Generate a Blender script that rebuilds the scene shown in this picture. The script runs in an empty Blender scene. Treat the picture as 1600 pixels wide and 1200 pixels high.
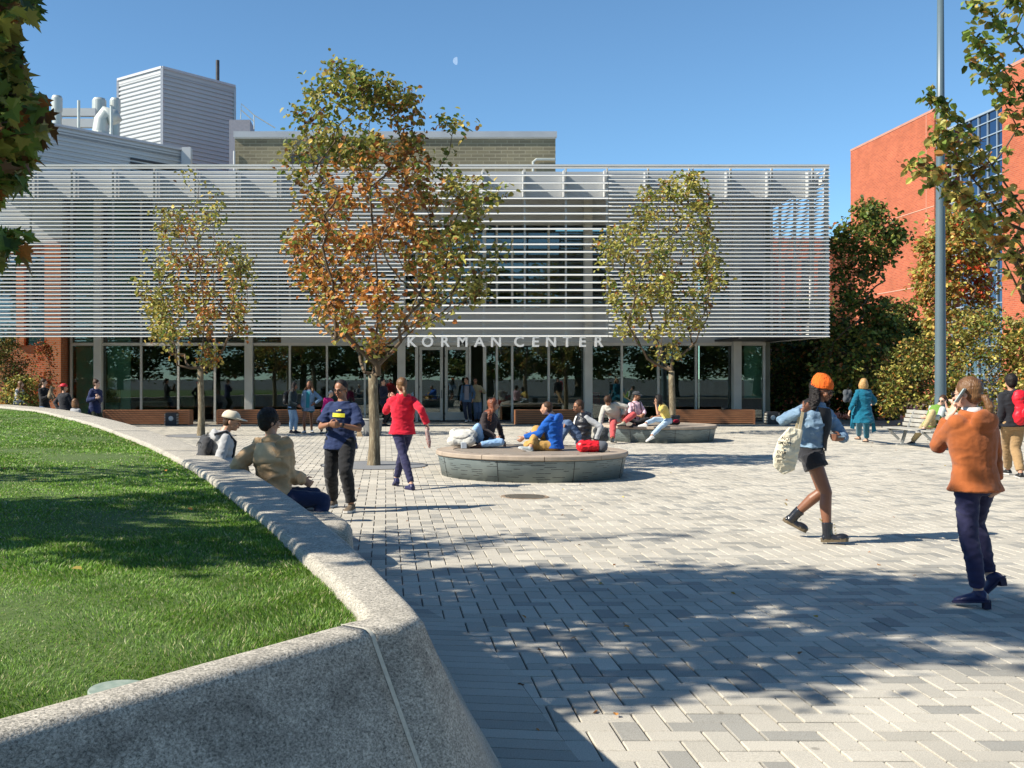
DO_GRASS = True
import bpy, bmesh, math, random
import numpy as np
from mathutils import Vector, Matrix, noise as mnoise
R = math.radians
random.seed(7); rng = np.random.default_rng(7)
scn = bpy.context.scene
COL = scn.collection
# ---------------------------------------------------------------- camera, sky, sun, exposure
FPX, CX, CY, CH = 1700.0, 603.0, 592.0, 1.66      # focal in photo pixels, principal point, eye height
cam_d = bpy.data.cameras.new("camera"); cam = bpy.data.objects.new("camera", cam_d); COL.objects.link(cam)
cam.location = (0, 0, CH); cam.rotation_euler = (R(90), 0, 0)
cam_d.sensor_width = 36; cam_d.sensor_fit = 'HORIZONTAL'
cam_d.lens = FPX / 1600 * 36; cam_d.shift_x = (800 - CX) / 1600; cam_d.shift_y = -(600 - CY) / 1600
cam_d.clip_start = 0.05; cam_d.clip_end = 9000
scn.camera = cam
SUN_EL, SUN_AZ = R(39), R(14)                      # light travels towards +x and slightly away from the camera
sdir = Vector((-math.cos(SUN_AZ) * math.cos(SUN_EL), -math.sin(SUN_AZ) * math.cos(SUN_EL), math.sin(SUN_EL)))
w = bpy.data.worlds.new("World"); scn.world = w; w.use_nodes = True
nt = w.node_tree; bg = nt.nodes['Background']
sky = nt.nodes.new('ShaderNodeTexSky'); sky.sky_type = 'NISHITA'; sky.sun_disc = False
sky.sun_elevation = SUN_EL; sky.sun_rotation = math.atan2(sdir.x, sdir.y)
sky.altitude = 2500; sky.air_density = 1.0; sky.dust_density = 0.0; sky.ozone_density = 5.0
wb = nt.nodes.new('ShaderNodeVectorMath'); wb.operation = 'MULTIPLY'; wb.inputs[1].default_value = (.90, 1.05, .98); nt.links.new(sky.outputs[0], wb.inputs[0]); nt.links.new(wb.outputs[0], bg.inputs[0]); bg.inputs[1].default_value = 0.11
ld = bpy.data.lights.new("sun", 'SUN'); ld.energy = 5.0; ld.angle = R(0.55); ld.color = (1.0, 0.93, 0.81)
sun = bpy.data.objects.new("sun", ld); COL.objects.link(sun); sun.rotation_euler = sdir.to_track_quat('Z', 'Y').to_euler()
vs = scn.view_settings; vs.view_transform = 'Standard'; vs.look = 'None'; vs.gamma = 1; vs.exposure = 0.76

# ---------------------------------------------------------------- helpers
def U(px, py, Y):
    return Vector(((px - CX) * Y / FPX, Y, CH - (py - CY) * Y / FPX))
def G(px, py, z=0.0):
    Y = (CH - z) * FPX / (py - CY); return U(px, py, Y)
def tag(o, label=None, cat=None, group=None, kind=None):
    if label: o['label'] = label
    if cat: o['category'] = cat
    if group: o['group'] = group
    if kind: o['kind'] = kind
    return o
def thing(name, label, cat, loc=(0, 0, 0), group=None):
    o = bpy.data.objects.new(name, None); COL.objects.link(o); o.location = loc; o.empty_display_size = .2
    return tag(o, label, cat, group)
def org(p):
    v = Vector((0, 0, 0))
    while p is not None: v = v + Vector(p.location); p = p.parent
    return v
def link_mesh(name, me, mats, parent=None, smooth=False):
    for m in (mats if isinstance(mats, (list, tuple)) else [mats]): me.materials.append(m)
    o = bpy.data.objects.new(name, me); COL.objects.link(o)
    if parent is not None: o.parent = parent
    me.polygons.foreach_set('use_smooth', [bool(smooth)] * len(me.polygons)); me.update()
    return o
def np_mesh(name, V, F, mats, parent=None, col=None, smooth=False):
    """V (n,3), F (m,k) with constant k; optional per-face colour (m,3)"""
    V = np.asarray(V, dtype=np.float32)
    if parent is not None: V = V - np.array(org(parent), dtype=np.float32)
    F = np.asarray(F, dtype=np.int32); m, k = F.shape
    me = bpy.data.meshes.new(name)
    me.vertices.add(len(V)); me.vertices.foreach_set('co', V.ravel())
    me.loops.add(m * k); me.loops.foreach_set('vertex_index', F.ravel())
    me.polygons.add(m); me.polygons.foreach_set('loop_start', np.arange(0, m * k, k, dtype=np.int32))
    me.polygons.foreach_set('loop_total', np.full(m, k, dtype=np.int32))
    me.update(calc_edges=True)
    if col is not None:
        a = me.attributes.new('col', 'FLOAT_COLOR', 'CORNER')
        c = np.ones((m, k, 4), dtype=np.float32); c[:, :, :3] = np.asarray(col)[:, None, :]
        a.data.foreach_set('color', c.ravel())
    return link_mesh(name, me, mats, parent, smooth)
class MB:
    def __init__(s): s.v = []; s.f = []
    def add(s, vs, fs):
        n = len(s.v); s.v += [tuple(v) for v in vs]; s.f += [tuple(i + n for i in f) for f in fs]; return s
    def box(s, x0, x1, y0, y1, z0, z1):
        return s.add([(x0,y0,z0),(x1,y0,z0),(x1,y1,z0),(x0,y1,z0),(x0,y0,z1),(x1,y0,z1),(x1,y1,z1),(x0,y1,z1)],
                     [(0,3,2,1),(4,5,6,7),(0,1,5,4),(1,2,6,5),(2,3,7,6),(3,0,4,7)])
    def bar(s, a, b, w, h, up=(0,0,1)):
        a, b = Vector(a), Vector(b); d = (b - a).normalized(); u = Vector(up)
        if abs(d.dot(u)) > .99: u = Vector((0, 1, 0))
        r = d.cross(u).normalized(); u = r.cross(d).normalized(); vs = []
        for p in (a, b):
            for sx, sz in ((-1,-1),(1,-1),(1,1),(-1,1)): vs.append(p + r * sx * w / 2 + u * sz * h / 2)
        return s.add(vs, [(0,1,2,3),(7,6,5,4),(0,4,5,1),(1,5,6,2),(2,6,7,3),(3,7,4,0)])
    def tube(s, pts, rad, n=10, caps=True):
        pts = [Vector(p) for p in pts]
        if not isinstance(rad, (list, tuple)): rad = [rad] * len(pts)
        rings = []; prev = None
        for i, p in enumerate(pts):
            d = (pts[min(i + 1, len(pts) - 1)] - pts[max(i - 1, 0)]).normalized()
            if prev is None:
                u = d.orthogonal().normalized()
            else:
                u = (prev - d * prev.dot(d)); u = u.normalized() if u.length > 1e-6 else d.orthogonal().normalized()
            prev = u; v = d.cross(u)
            rings.append([p + (u * math.cos(t) + v * math.sin(t)) * rad[i] for t in [2 * math.pi * k / n for k in range(n)]])
        vs = [q for r_ in rings for q in r_]; fs = []
        for i in range(len(pts) - 1):
            for k in range(n):
                a, b = i * n + k, i * n + (k + 1) % n; fs.append((a, b, b + n, a + n))
        if caps: fs.append(tuple(range(n - 1, -1, -1))); fs.append(tuple((len(pts) - 1) * n + k for k in range(n)))
        return s.add(vs, fs)
    def lathe(s, prof, c=(0, 0), n=48, caps=True):
        vs = []
        for r_, z in prof:
            for k in range(n):
                t = 2 * math.pi * k / n; vs.append((c[0] + r_ * math.cos(t), c[1] + r_ * math.sin(t), z))
        fs = []
        for i in range(len(prof) - 1):
            for k in range(n):
                a, b = i * n + k, i * n + (k + 1) % n; fs.append((a, b, b + n, a + n))
        if caps: fs.append(tuple(range(n - 1, -1, -1))); fs.append(tuple((len(prof) - 1) * n + k for k in range(n)))
        return s.add(vs, fs)
    def sphere(s, c, r, n=12, m=8, sc=(1, 1, 1), rot=None):
        vs = []; fs = []
        for i in range(m + 1):
            th = math.pi * i / m
            for k in range(n):
                ph = 2 * math.pi * k / n
                q = Vector((r * sc[0] * math.sin(th) * math.cos(ph), r * sc[1] * math.sin(th) * math.sin(ph), r * sc[2] * math.cos(th)))
                if rot is not None: q = rot @ q
                vs.append(Vector(c) + q)
        for i in range(m):
            for k in range(n):
                a, b = i * n + k, i * n + (k + 1) % n; fs.append((a, a + n, b + n, b))
        return s.add(vs, fs)
    def prism(s, poly, z0, z1):
        n = len(poly); vs = [(x, y, z0) for x, y in poly] + [(x, y, z1) for x, y in poly]
        return s.add(vs, [tuple(range(n - 1, -1, -1)), tuple(range(n, 2 * n))] + [(i, (i + 1) % n, (i + 1) % n + n, i + n) for i in range(n)])
    def build(s, name, mat, parent=None, bevel=0, smooth=False, local=False, seg=2, angle=40, label=None):
        o_ = Vector((0, 0, 0)) if local else org(parent)
        me = bpy.data.meshes.new(name); me.from_pydata([Vector(v) - o_ for v in s.v], [], s.f); me.update()
        bm = bmesh.new(); bm.from_mesh(me)
        bmesh.ops.remove_doubles(bm, verts=bm.verts, dist=1e-5)
        bmesh.ops.recalc_face_normals(bm, faces=bm.faces); bm.to_mesh(me); bm.free()
        ob = link_mesh(name, me, mat, parent, smooth)
        if bevel: 
            b = ob.modifiers.new('b', 'BEVEL'); b.width = bevel; b.segments = seg; b.limit_method = 'ANGLE'; b.angle_limit = R(30)
        if label: ob['label'] = label
        return ob
# ---------------------------------------------------------------- materials
def lin(c):
    if isinstance(c, str):
        c = [int(c[i:i + 2], 16) / 255 for i in (0, 2, 4)]
        return tuple((x / 12.92 if x <= .04045 else ((x + .055) / 1.055) ** 2.4) for x in c)
    return tuple(c)
_mc = {}
def pm(name, c1, c2=None, scale=8., rough=.6, metal=0., bump=0., bscale=None, detail=4., stretch=(1, 1, 1), spec=.4, c3=None, s3=60., f3=.3, sheen=0., coat=0., coords='Object'):
    if name in _mc: return _mc[name]
    m = bpy.data.materials.new(name); m.use_nodes = True; n = m.node_tree.nodes; l = m.node_tree.links
    b = n['Principled BSDF']; b.inputs['Roughness'].default_value = rough; b.inputs['Metallic'].default_value = metal
    b.inputs['Specular IOR Level'].default_value = spec
    if sheen: b.inputs['Sheen Weight'].default_value = sheen
    if coat: b.inputs['Coat Weight'].default_value = coat
    c1 = lin(c1); c2 = lin(c2) if c2 else tuple(x * .8 for x in c1)
    tc = n.new('ShaderNodeTexCoord'); mp = n.new('ShaderNodeMapping'); mp.inputs['Scale'].default_value = stretch
    l.new(tc.outputs[coords], mp.inputs[0])
    nz = n.new('ShaderNodeTexNoise'); nz.inputs['Scale'].default_value = scale; nz.inputs['Detail'].default_value = detail
    l.new(mp.outputs[0], nz.inputs[0])
    r = n.new('ShaderNodeValToRGB'); r.color_ramp.elements[0].position = .35; r.color_ramp.elements[1].position = .65
    r.color_ramp.elements[0].color = (*c1, 1); r.color_ramp.elements[1].color = (*c2, 1)
    l.new(nz.outputs[0], r.inputs[0]); out = r.outputs[0]
    if c3:
        c3 = lin(c3); n3 = n.new('ShaderNodeTexNoise'); n3.inputs['Scale'].default_value = s3; n3.inputs['Detail'].default_value = 3; l.new(mp.outputs[0], n3.inputs[0])
        r3 = n.new('ShaderNodeValToRGB'); r3.color_ramp.elements[0].position = 1 - f3 - .12; r3.color_ramp.elements[1].position = 1 - f3 + .02
        l.new(n3.outputs[0], r3.inputs[0]); mx = n.new('ShaderNodeMix'); mx.data_type = 'RGBA'
        l.new(r3.outputs[0], mx.inputs[0]); l.new(out, mx.inputs[6]); mx.inputs[7].default_value = (*c3, 1); out = mx.outputs[2]
    l.new(out, b.inputs['Base Color'])
    if bump:
        bn = n.new('ShaderNodeTexNoise'); bn.inputs['Scale'].default_value = bscale or scale * 4; bn.inputs['Detail'].default_value = 5
        l.new(mp.outputs[0], bn.inputs[0]); bp = n.new('ShaderNodeBump'); bp.inputs['Strength'].default_value = bump; bp.inputs['Distance'].default_value = .02
        l.new(bn.outputs[0], bp.inputs['Height']); l.new(bp.outputs[0], b.inputs['Normal'])
    _mc[name] = m; return m
def attr_mat(name, rough=.7, transl=0., spec=.3, bump=0., bscale=200., speck=0., sscale=300., stain=0., gum=False):
    m = bpy.data.materials.new(name); m.use_nodes = True; n = m.node_tree.nodes; l = m.node_tree.links
    b = n['Principled BSDF']; b.inputs['Roughness'].default_value = rough; b.inputs['Specular IOR Level'].default_value = spec
    a = n.new('ShaderNodeAttribute'); a.attribute_name = 'col'; out = a.outputs['Color']
    tc = n.new('ShaderNodeTexCoord')
    def mult(sc, lo, hi, p0, p1, src, det=3):
        nz = n.new('ShaderNodeTexNoise'); nz.inputs['Scale'].default_value = sc; nz.inputs['Detail'].default_value = det; l.new(tc.outputs['Object'], nz.inputs[0])
        r = n.new('ShaderNodeMapRange'); r.inputs[1].default_value = p0; r.inputs[2].default_value = p1; r.inputs[3].default_value = lo; r.inputs[4].default_value = hi
        l.new(nz.outputs[0], r.inputs[0]); x = n.new('ShaderNodeVectorMath'); x.operation = 'SCALE'; l.new(src, x.inputs[0]); l.new(r.outputs[0], x.inputs['Scale']); return x.outputs[0]
    if speck: out = mult(sscale, 1 - speck, 1 + speck * .6, .35, .65, out, 2)
    if stain: out = mult(.9, 1 - stain, 1 + stain * .5, .3, .65, out, 6)
    if gum:   # trodden spots and faint drips
        vo = n.new('ShaderNodeTexVoronoi'); vo.inputs['Scale'].default_value = 2.6; l.new(tc.outputs['Object'], vo.inputs[0])
        r = n.new('ShaderNodeMapRange'); r.inputs[1].default_value = .045; r.inputs[2].default_value = .065; r.inputs[3].default_value = .62; r.inputs[4].default_value = 1.0; l.new(vo.outputs['Distance'], r.inputs[0])
        x = n.new('ShaderNodeVectorMath'); x.operation = 'SCALE'; l.new(out, x.inputs[0]); l.new(r.outputs[0], x.inputs['Scale']); out = x.outputs[0]
    l.new(out, b.inputs['Base Color'])
    if bump:
        bn = n.new('ShaderNodeTexNoise'); bn.inputs['Scale'].default_value = bscale; l.new(tc.outputs['Object'], bn.inputs[0])
        bp = n.new('ShaderNodeBump'); bp.inputs['Strength'].default_value = bump; bp.inputs['Distance'].default_value = .005
        l.new(bn.outputs[0], bp.inputs['Height']); l.new(bp.outputs[0], b.inputs['Normal'])
    if transl:
        t = n.new('ShaderNodeBsdfTranslucent'); l.new(out, t.inputs[0]); mx = n.new('ShaderNodeMixShader'); mx.inputs[0].default_value = transl
        l.new(b.outputs[0], mx.inputs[1]); l.new(t.outputs[0], mx.inputs[2]); l.new(mx.outputs[0], n['Material Output'].inputs[0])
    return m
def brick_mat(name, c1, c2, mortar, bw=.22, bh=.075, plane='XZ', rough=.85, msize=.012):
    m = bpy.data.materials.new(name); m.use_nodes = True; n = m.node_tree.nodes; l = m.node_tree.links
    b = n['Principled BSDF']; b.inputs['Roughness'].default_value = rough; b.inputs['Specular IOR Level'].default_value = .2
    tc = n.new('ShaderNodeTexCoord'); sx = n.new('ShaderNodeSeparateXYZ'); l.new(tc.outputs['Object'], sx.inputs[0])
    ad = n.new('ShaderNodeMath'); ad.operation = 'ADD'; l.new(sx.outputs[0], ad.inputs[0]); l.new(sx.outputs[1], ad.inputs[1])
    cb = n.new('ShaderNodeCombineXYZ'); l.new(ad.outputs[0], cb.inputs[0]); l.new(sx.outputs[2], cb.inputs[1])
    br = n.new('ShaderNodeTexBrick'); br.inputs['Scale'].default_value = 1; br.inputs['Brick Width'].default_value = bw; br.inputs['Row Height'].default_value = bh
    br.inputs['Mortar Size'].default_value = msize; br.inputs['Color1'].default_value = (*lin(c1), 1); br.inputs['Color2'].default_value = (*lin(c2), 1); br.inputs['Mortar'].default_value = (*lin(mortar), 1)
    br.inputs['Bias'].default_value = 0
    l.new(cb.outputs[0], br.inputs[0])
    nz = n.new('ShaderNodeTexNoise'); nz.inputs['Scale'].default_value = .35; nz.inputs['Detail'].default_value = 6; l.new(tc.outputs['Object'], nz.inputs[0])
    r = n.new('ShaderNodeMapRange'); r.inputs[1].default_value = .3; r.inputs[2].default_value = .7; r.inputs[3].default_value = .84; r.inputs[4].default_value = 1.12; l.new(nz.outputs[0], r.inputs[0])
    x = n.new('ShaderNodeVectorMath'); x.operation = 'SCALE'; l.new(br.outputs[0], x.inputs[0]); l.new(r.outputs[0], x.inputs['Scale']); l.new(x.outputs[0], b.inputs['Base Color'])
    bp = n.new('ShaderNodeBump'); bp.inputs['Strength'].default_value = .5; bp.inputs['Distance'].default_value = .01; bp.invert = True
    l.new(br.outputs['Fac'], bp.inputs['Height']); l.new(bp.outputs[0], b.inputs['Normal'])
    return m
def glass_mat(name, tint, refl=(.9, .95, 1), base=.05, boost=1.0):
    m = bpy.data.materials.new(name); m.use_nodes = True; n = m.node_tree.nodes; l = m.node_tree.links
    n.remove(n['Principled BSDF']); t = n.new('ShaderNodeBsdfTransparent'); t.inputs[0].default_value = (*tint, 1)
    g = n.new('ShaderNodeBsdfGlossy'); g.inputs[0].default_value = (*refl, 1); g.inputs['Roughness'].default_value = .0
    fr = n.new('ShaderNodeFresnel'); fr.inputs[0].default_value = 1.5; ma = n.new('ShaderNodeMath'); ma.operation = 'MULTIPLY_ADD'
    ma.inputs[1].default_value = boost; ma.inputs[2].default_value = base; l.new(fr.outputs[0], ma.inputs[0])
    mx = n.new('ShaderNodeMixShader'); l.new(ma.outputs[0], mx.inputs[0]); l.new(t.outputs[0], mx.inputs[1]); l.new(g.outputs[0], mx.inputs[2])
    tc = n.new('ShaderNodeTexCoord'); nz = n.new('ShaderNodeTexNoise'); nz.inputs['Scale'].default_value = .5; l.new(tc.outputs['Object'], nz.inputs[0])
    bp = n.new('ShaderNodeBump'); bp.inputs['Strength'].default_value = .03; bp.inputs['Distance'].default_value = .05; l.new(nz.outputs[0], bp.inputs['Height']); l.new(bp.outputs[0], g.inputs['Normal'])
    l.new(mx.outputs[0], n['Material Output'].inputs[0]); return m
M_white = pm('white painted metal', (.64, .63, .59), (.57, .565, .53), scale=.7, rough=.45)
M_panel = pm('pale grey metal panel', (.50, .51, .50), (.45, .46, .46), scale=.4, rough=.5)
M_frame = pm('champagne aluminium frame', (.40, .39, .34), (.34, .33, .29), scale=2, rough=.4)
M_dark = pm('dark metal', (.03, .032, .035), (.045, .045, .05), scale=5, rough=.5)
M_black = pm('black plastic', (.012, .012, .013), (.02, .02, .02), scale=5, rough=.45)
M_glass = glass_mat('storefront glass', (.72, .82, .76), base=.05, boost=1.0)
# ================================================================= ground and paving
g = MB(); g.add([(-3000,-3000,-.06),(3000,-3000,-.06),(3000,6000,-.06),(-3000,6000,-.06)], [(0,1,2,3)])
o = g.build('ground', pm('ground soil', (.10,.10,.075), (.14,.13,.10), scale=.3)); tag(o, kind='structure')
def interp(tab, y):
    if y <= tab[0][0]: return tab[0][1]
    for (a, b), (c, d) in zip(tab, tab[1:]):
        if y <= c: return b + (d - b) * (y - a) / (c - a)
    (a, b), (c, d) = tab[-2], tab[-1]; return b + (d - b) * (y - a) / (c - a)
XO = [(3.95,.128),(4.107,.109),(4.46,.045),(4.83,-.023),(5.24,-.095),(5.69,-.185),(6.41,-.335),(7.35,-.545),(8.55,-.835),(9.81,-1.16),(11.5,-1.66),(14.8,-2.72),(21.5,-5.15),(31.1,-9.2),(37.5,-13.3)]
def xo(y):      # smoothed outer top edge of the granite wall
    return sum(interp(XO, y + d * (.04 * y)) for d in (-2, -1, 0, 1, 2)) / 5 if y > 5 else interp(XO, y)
WW = [(3.9,.205),(4.72,.235),(5.22,.275),(6.22,.32),(7.2,.37),(8.3,.42),(12,.50),(17,.60),(30,.85)]
def xi(y): return xo(y) - interp(WW, y)
BO = [(3.9,.36),(4.64,.50),(5.45,.57),(6.3,.68),(6.9,.72),(8,.62),(9.5,.45),(14,.36),(40,.4)]
def xb(y): return xo(y) + interp(BO, y)
# pavers: 2:1 herringbone laid as real units over a dark bed
A = .135
bed = MB(); bed.add([(-16,-6,-.012),(60,-6,-.012),(60,46,-.012),(-16,46,-.012)], [(0,1,2,3)])
ob = bed.build('plaza', pm('joint sand', (.022,.02,.018), (.04,.036,.03), scale=40)); tag(ob, kind='structure')
def bricks():
    i0, i1 = int(-15 / A), int(34 / A); j0, j1 = int(1.2 / A), int(45.6 / A)
    I, J = np.meshgrid(np.arange(i0, i1), np.arange(j0, j1), indexing='ij'); K = (I - J) % 4
    h = K == 0; v = K == 3
    xs = np.concatenate([I[h], I[v]]) * A; ys = np.concatenate([J[h], J[v]]) * A
    wx = np.concatenate([np.full(h.sum(), 2 * A), np.full(v.sum(), A)]); wy = np.concatenate([np.full(h.sum(), A), np.full(v.sum(), 2 * A)])
    cx, cy = xs + wx / 2, ys + wy / 2
    px = CX + cx / cy * FPX
    wall = np.array([xb(y) for y in np.linspace(4, 46, 800)]); lim = np.interp(cy, np.linspace(4, 46, 800), wall)
    keep = (px > -60) & ((px < 1760) | (cx < 6.5 + .55 * cy)) & (cx - wx / 2 > lim + .12 * (cy < 9.2) - .02) & (cy > 1.2)
    return xs[keep], ys[keep], wx[keep], wy[keep]
def quads_prism(x0, y0, x1, y1, ztop, bev=.004):
    """beveled tops: outer ring at ztop-bev, inner ring at ztop"""
    n = len(x0); e = bev
    V = np.zeros((n, 12, 3), dtype=np.float32)
    def ring(k, a0, b0, a1, b1, z):
        V[:, k] = np.stack([a0, b0, z], 1); V[:, k + 1] = np.stack([a1, b0, z], 1); V[:, k + 2] = np.stack([a1, b1, z], 1); V[:, k + 3] = np.stack([a0, b1, z], 1)
    ring(0, x0, y0, x1, y1, ztop - .014); ring(4, x0, y0, x1, y1, ztop - e); ring(8, x0 + e, y0 + e, x1 - e, y1 - e, ztop)
    base = np.arange(n)[:, None, None] * 12
    f = np.array([[8, 9, 10, 11]] + [[4 + k, 4 + (k + 1) % 4, 8 + (k + 1) % 4, 8 + k] for k in range(4)] + [[k, (k + 1) % 4, 4 + (k + 1) % 4, 4 + k] for k in range(4)])
    return V.reshape(-1, 3), (base + f[None]).reshape(-1, 4), 9
def paver_col(n):
    r = rng.random(n); light = np.array([.50, .462, .385]); grey = np.array([.335, .32, .28]); mid = np.array([.43, .40, .335])
    c = np.where((r < .70)[:, None], light, np.where((r < .86)[:, None], grey, mid))
    return c * (1 + rng.normal(0, .045, (n, 1))) 
M_paver = attr_mat('concrete paver', rough=.85, speck=.22, sscale=170, bump=.35, bscale=260, stain=.15, spec=.25, gum=True)
xs, ys, wx, wy = bricks(); gp = .0042
gpv = gp + rng.random(len(xs)) * .0012
zt = rng.normal(0, .0009, len(xs))
V, F, q = quads_prism(xs + gpv, ys + gpv, xs + wx - gpv, ys + wy - gpv, zt)
pv = np_mesh('pavers', V, F, M_paver, None, col=np.repeat(paver_col(len(xs)), q, 0)); pv.parent = ob
# soldier course of pavers that follows the wall foot
sx0, sv = [], []
Vl, Fl, Cl = [], [], []
def quad_paver(p, z=0.0):
    n = len(Vl); c = sum((Vector(x) for x in p), Vector((0, 0))) / 4
    inn = [Vector(x) + (c - Vector(x)).normalized() * .0055 for x in p]
    for x in p: Vl.append((x[0], x[1], z - .005))
    for x in p: Vl.append((x[0], x[1], z - .002))
    for x in inn: Vl.append((x[0], x[1], z))
    Fl.append((n+8,n+9,n+10,n+11))
    for k in range(4): Fl.append((n+4+k,n+4+(k+1)%4,n+8+(k+1)%4,n+8+k)); Fl.append((n+k,n+(k+1)%4,n+4+(k+1)%4,n+4+k))
    c_ = paver_col(1)[0] * .93
    for _ in range(9): Cl.append(c_)
y = 3.0
bs = MB(); yy_ = np.arange(2.9, 9.5, .2)
for a_, b_ in zip(yy_, yy_[1:]): bs.add([(xb(a_) - .1, a_, .0005), (xb(a_) + .345, a_ - .05, .0005), (xb(b_) + .345, b_ - .05, .0005), (xb(b_) - .1, b_, .0005)], [(0, 1, 2, 3)])
bs_ = bs.build('border_bed', ob.data.materials[0]); bs_.parent = ob
while y < 9.3:
    y2 = y + A * 1.0; 
    quad_paver([(xb(y) - .03, y + .004), (xb(y) + .34, y + .004 - .05), (xb(y2) + .34, y2 - .004 - .05), (xb(y2) - .03, y2 - .004)], 0.0055); y = y2
sc_ = np_mesh('border_pavers', Vl, Fl, M_paver, None, col=np.array(Cl)); sc_.parent = ob

# ================================================================= granite wall round the lawn
def granite(name, dark=1.0):
    m = bpy.data.materials.new(name); m.use_nodes = True; n = m.node_tree.nodes; l = m.node_tree.links; b = n['Principled BSDF']
    b.inputs['Roughness'].default_value = .75; b.inputs['Specular IOR Level'].default_value = .3
    tc = n.new('ShaderNodeTexCoord'); mp = n.new('ShaderNodeMapping'); mp.inputs['Scale'].default_value = (1, 1, 1.6); mp.inputs['Rotation'].default_value = (.5, .7, .3); l.new(tc.outputs['Object'], mp.inputs[0])
    def N(s, d, rgh=.5, dist=0):
        x = n.new('ShaderNodeTexNoise'); x.inputs['Scale'].default_value = s; x.inputs['Detail'].default_value = d; x.inputs['Roughness'].default_value = rgh; x.inputs['Distortion'].default_value = dist; l.new(mp.outputs[0], x.inputs[0]); return x
    a = N(92, 5, .8, .5); r = n.new('ShaderNodeValToRGB'); e = r.color_ramp.elements
    e[0].position = .34; e[0].color = (.07*dark, .065*dark, .057*dark, 1); e[1].position = .64; e[1].color = (.68, .62, .52, 1)
    x = e.new(.45); x.color = (.28, .26, .215, 1); x = e.new(.53); x.color = (.45, .41, .34, 1)
    l.new(a.outputs[0], r.inputs[0])
    c = N(9, 6, .6, .8); r2 = n.new('ShaderNodeMapRange'); r2.inputs[1].default_value = .35; r2.inputs[2].default_value = .68; r2.inputs[3].default_value = .82; r2.inputs[4].default_value = 1.15; l.new(c.outputs[0], r2.inputs[0])
    s = n.new('ShaderNodeVectorMath'); s.operation = 'SCALE'; l.new(r.outputs[0], s.inputs[0]); l.new(r2.outputs[0], s.inputs['Scale']); 
    # old run-off stains just under the rounded lip
    sx = n.new('ShaderNodeSeparateXYZ'); l.new(tc.outputs['Object'], sx.inputs[0]); z1 = n.new('ShaderNodeMapRange'); z1.inputs[1].default_value = .46; z1.inputs[2].default_value = .66; l.new(sx.outputs[2], z1.inputs[0])
    z2 = n.new('ShaderNodeMapRange'); z2.inputs[1].default_value = .78; z2.inputs[2].default_value = .70; l.new(sx.outputs[2], z2.inputs[0])
    sn = N(5, 6, .65, 1.); sr = n.new('ShaderNodeMapRange'); sr.inputs[1].default_value = .38; sr.inputs[2].default_value = .62; l.new(sn.outputs[0], sr.inputs[0])
    m1 = n.new('ShaderNodeMath'); m1.operation = 'MULTIPLY'; l.new(z1.outputs[0], m1.inputs[0]); l.new(z2.outputs[0], m1.inputs[1]); m2 = n.new('ShaderNodeMath'); m2.operation = 'MULTIPLY'; l.new(m1.outputs[0], m2.inputs[0]); l.new(sr.outputs[0], m2.inputs[1])
    m3 = n.new('ShaderNodeMath'); m3.operation = 'MULTIPLY_ADD'; m3.inputs[1].default_value = -.38; m3.inputs[2].default_value = 1; l.new(m2.outputs[0], m3.inputs[0]); s2 = n.new('ShaderNodeVectorMath'); s2.operation = 'SCALE'; l.new(s.outputs[0], s2.inputs[0]); l.new(m3.outputs[0], s2.inputs['Scale']); l.new(s2.outputs[0], b.inputs['Base Color'])
    h = N(120, 3); bp = n.new('ShaderNodeBump'); bp.inputs['Strength'].default_value = .45; bp.inputs['Distance'].default_value = .006; l.new(h.outputs[0], bp.inputs['Height']); l.new(bp.outputs[0], b.inputs['Normal'])
    return m
M_granite = granite('speckled granite')
ZT = .80
wall = thing('granite_wall', 'long curved grey granite retaining wall with sloping face around the lawn', 'wall', (0, 6, 0))
# stations: (outer top, inner top, outer base)
st = []
near = [((-2.6+.115,.65-.09),(-2.6,.65),(-2.2,.28)), ((-.875,2.695),(-.99,2.785),(-.56,2.44)), ((-.325,3.392),(-.44,3.48),(-.01,3.11)), ((-.055,3.725),(-.175,3.82),(.26,3.47))]
corner = [((-.045,3.735),(-.1735,3.824),(.271,3.483)), ((-.005,3.765),(-.172,3.835),(.30,3.52)), ((.05,3.80),(-.145,3.87),(.40,3.65)), ((.098,3.875),(-.105,3.895),(.465,3.85)), ((.128,3.95),(-.078,3.93),(.488,4.05))]
side = []
y = 4.15
while y < 39: side.append(((xo(y), y), (xi(y), y), (xb(y), y))); y += .12 + .03 * (y - 4)
def smooth_loft(stations, name, mat, parent, zt=ZT):
    V = []; F = []; prof = None
    for (o_, i_, b_) in stations:
        o_, i_, b_ = Vector(o_), Vector(i_), Vector(b_)
        d = (i_ - o_); w_ = d.length; d.normalize(); r_ = min(.03, w_ * .25)
        pts = []
        pts.append((i_, zt - .5)); pts.append((i_, zt - .03)); pts.append((i_ - d * .02, zt - .004)); pts.append((i_ - d * .04, zt))
        pts.append((o_ + d * (r_ + .02), zt))
        for t in (0, .25, .5, .75, 1): # rounded shoulder into the sloping face
            a = t * math.pi / 2 * .80
            q = o_ + d * r_ + (-d) * (math.sin(a) * (r_ + .018)); pts.append((q, zt - (1 - math.cos(a)) * (r_ + .035)))
        q, zq = pts[-1]
        for t in (.2, .4, .6, .8, 1): pts.append((q.lerp(b_, t), zq + (-.02 - zq) * t))
        prof = len(pts)
        for p, z in pts: V.append((p.x, p.y, z))
    for s_ in range(len(stations) - 1):
        for k in range(prof - 1):
            a = s_ * prof + k; F.append((a, a + 1, a + prof + 1, a + prof))
    for s_ in (0, len(stations) - 1): F.append(tuple(s_ * prof + k for k in range(prof)))
    m = MB(); m.add(V, F); return m.build(name, mat, parent, smooth=True)
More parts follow.
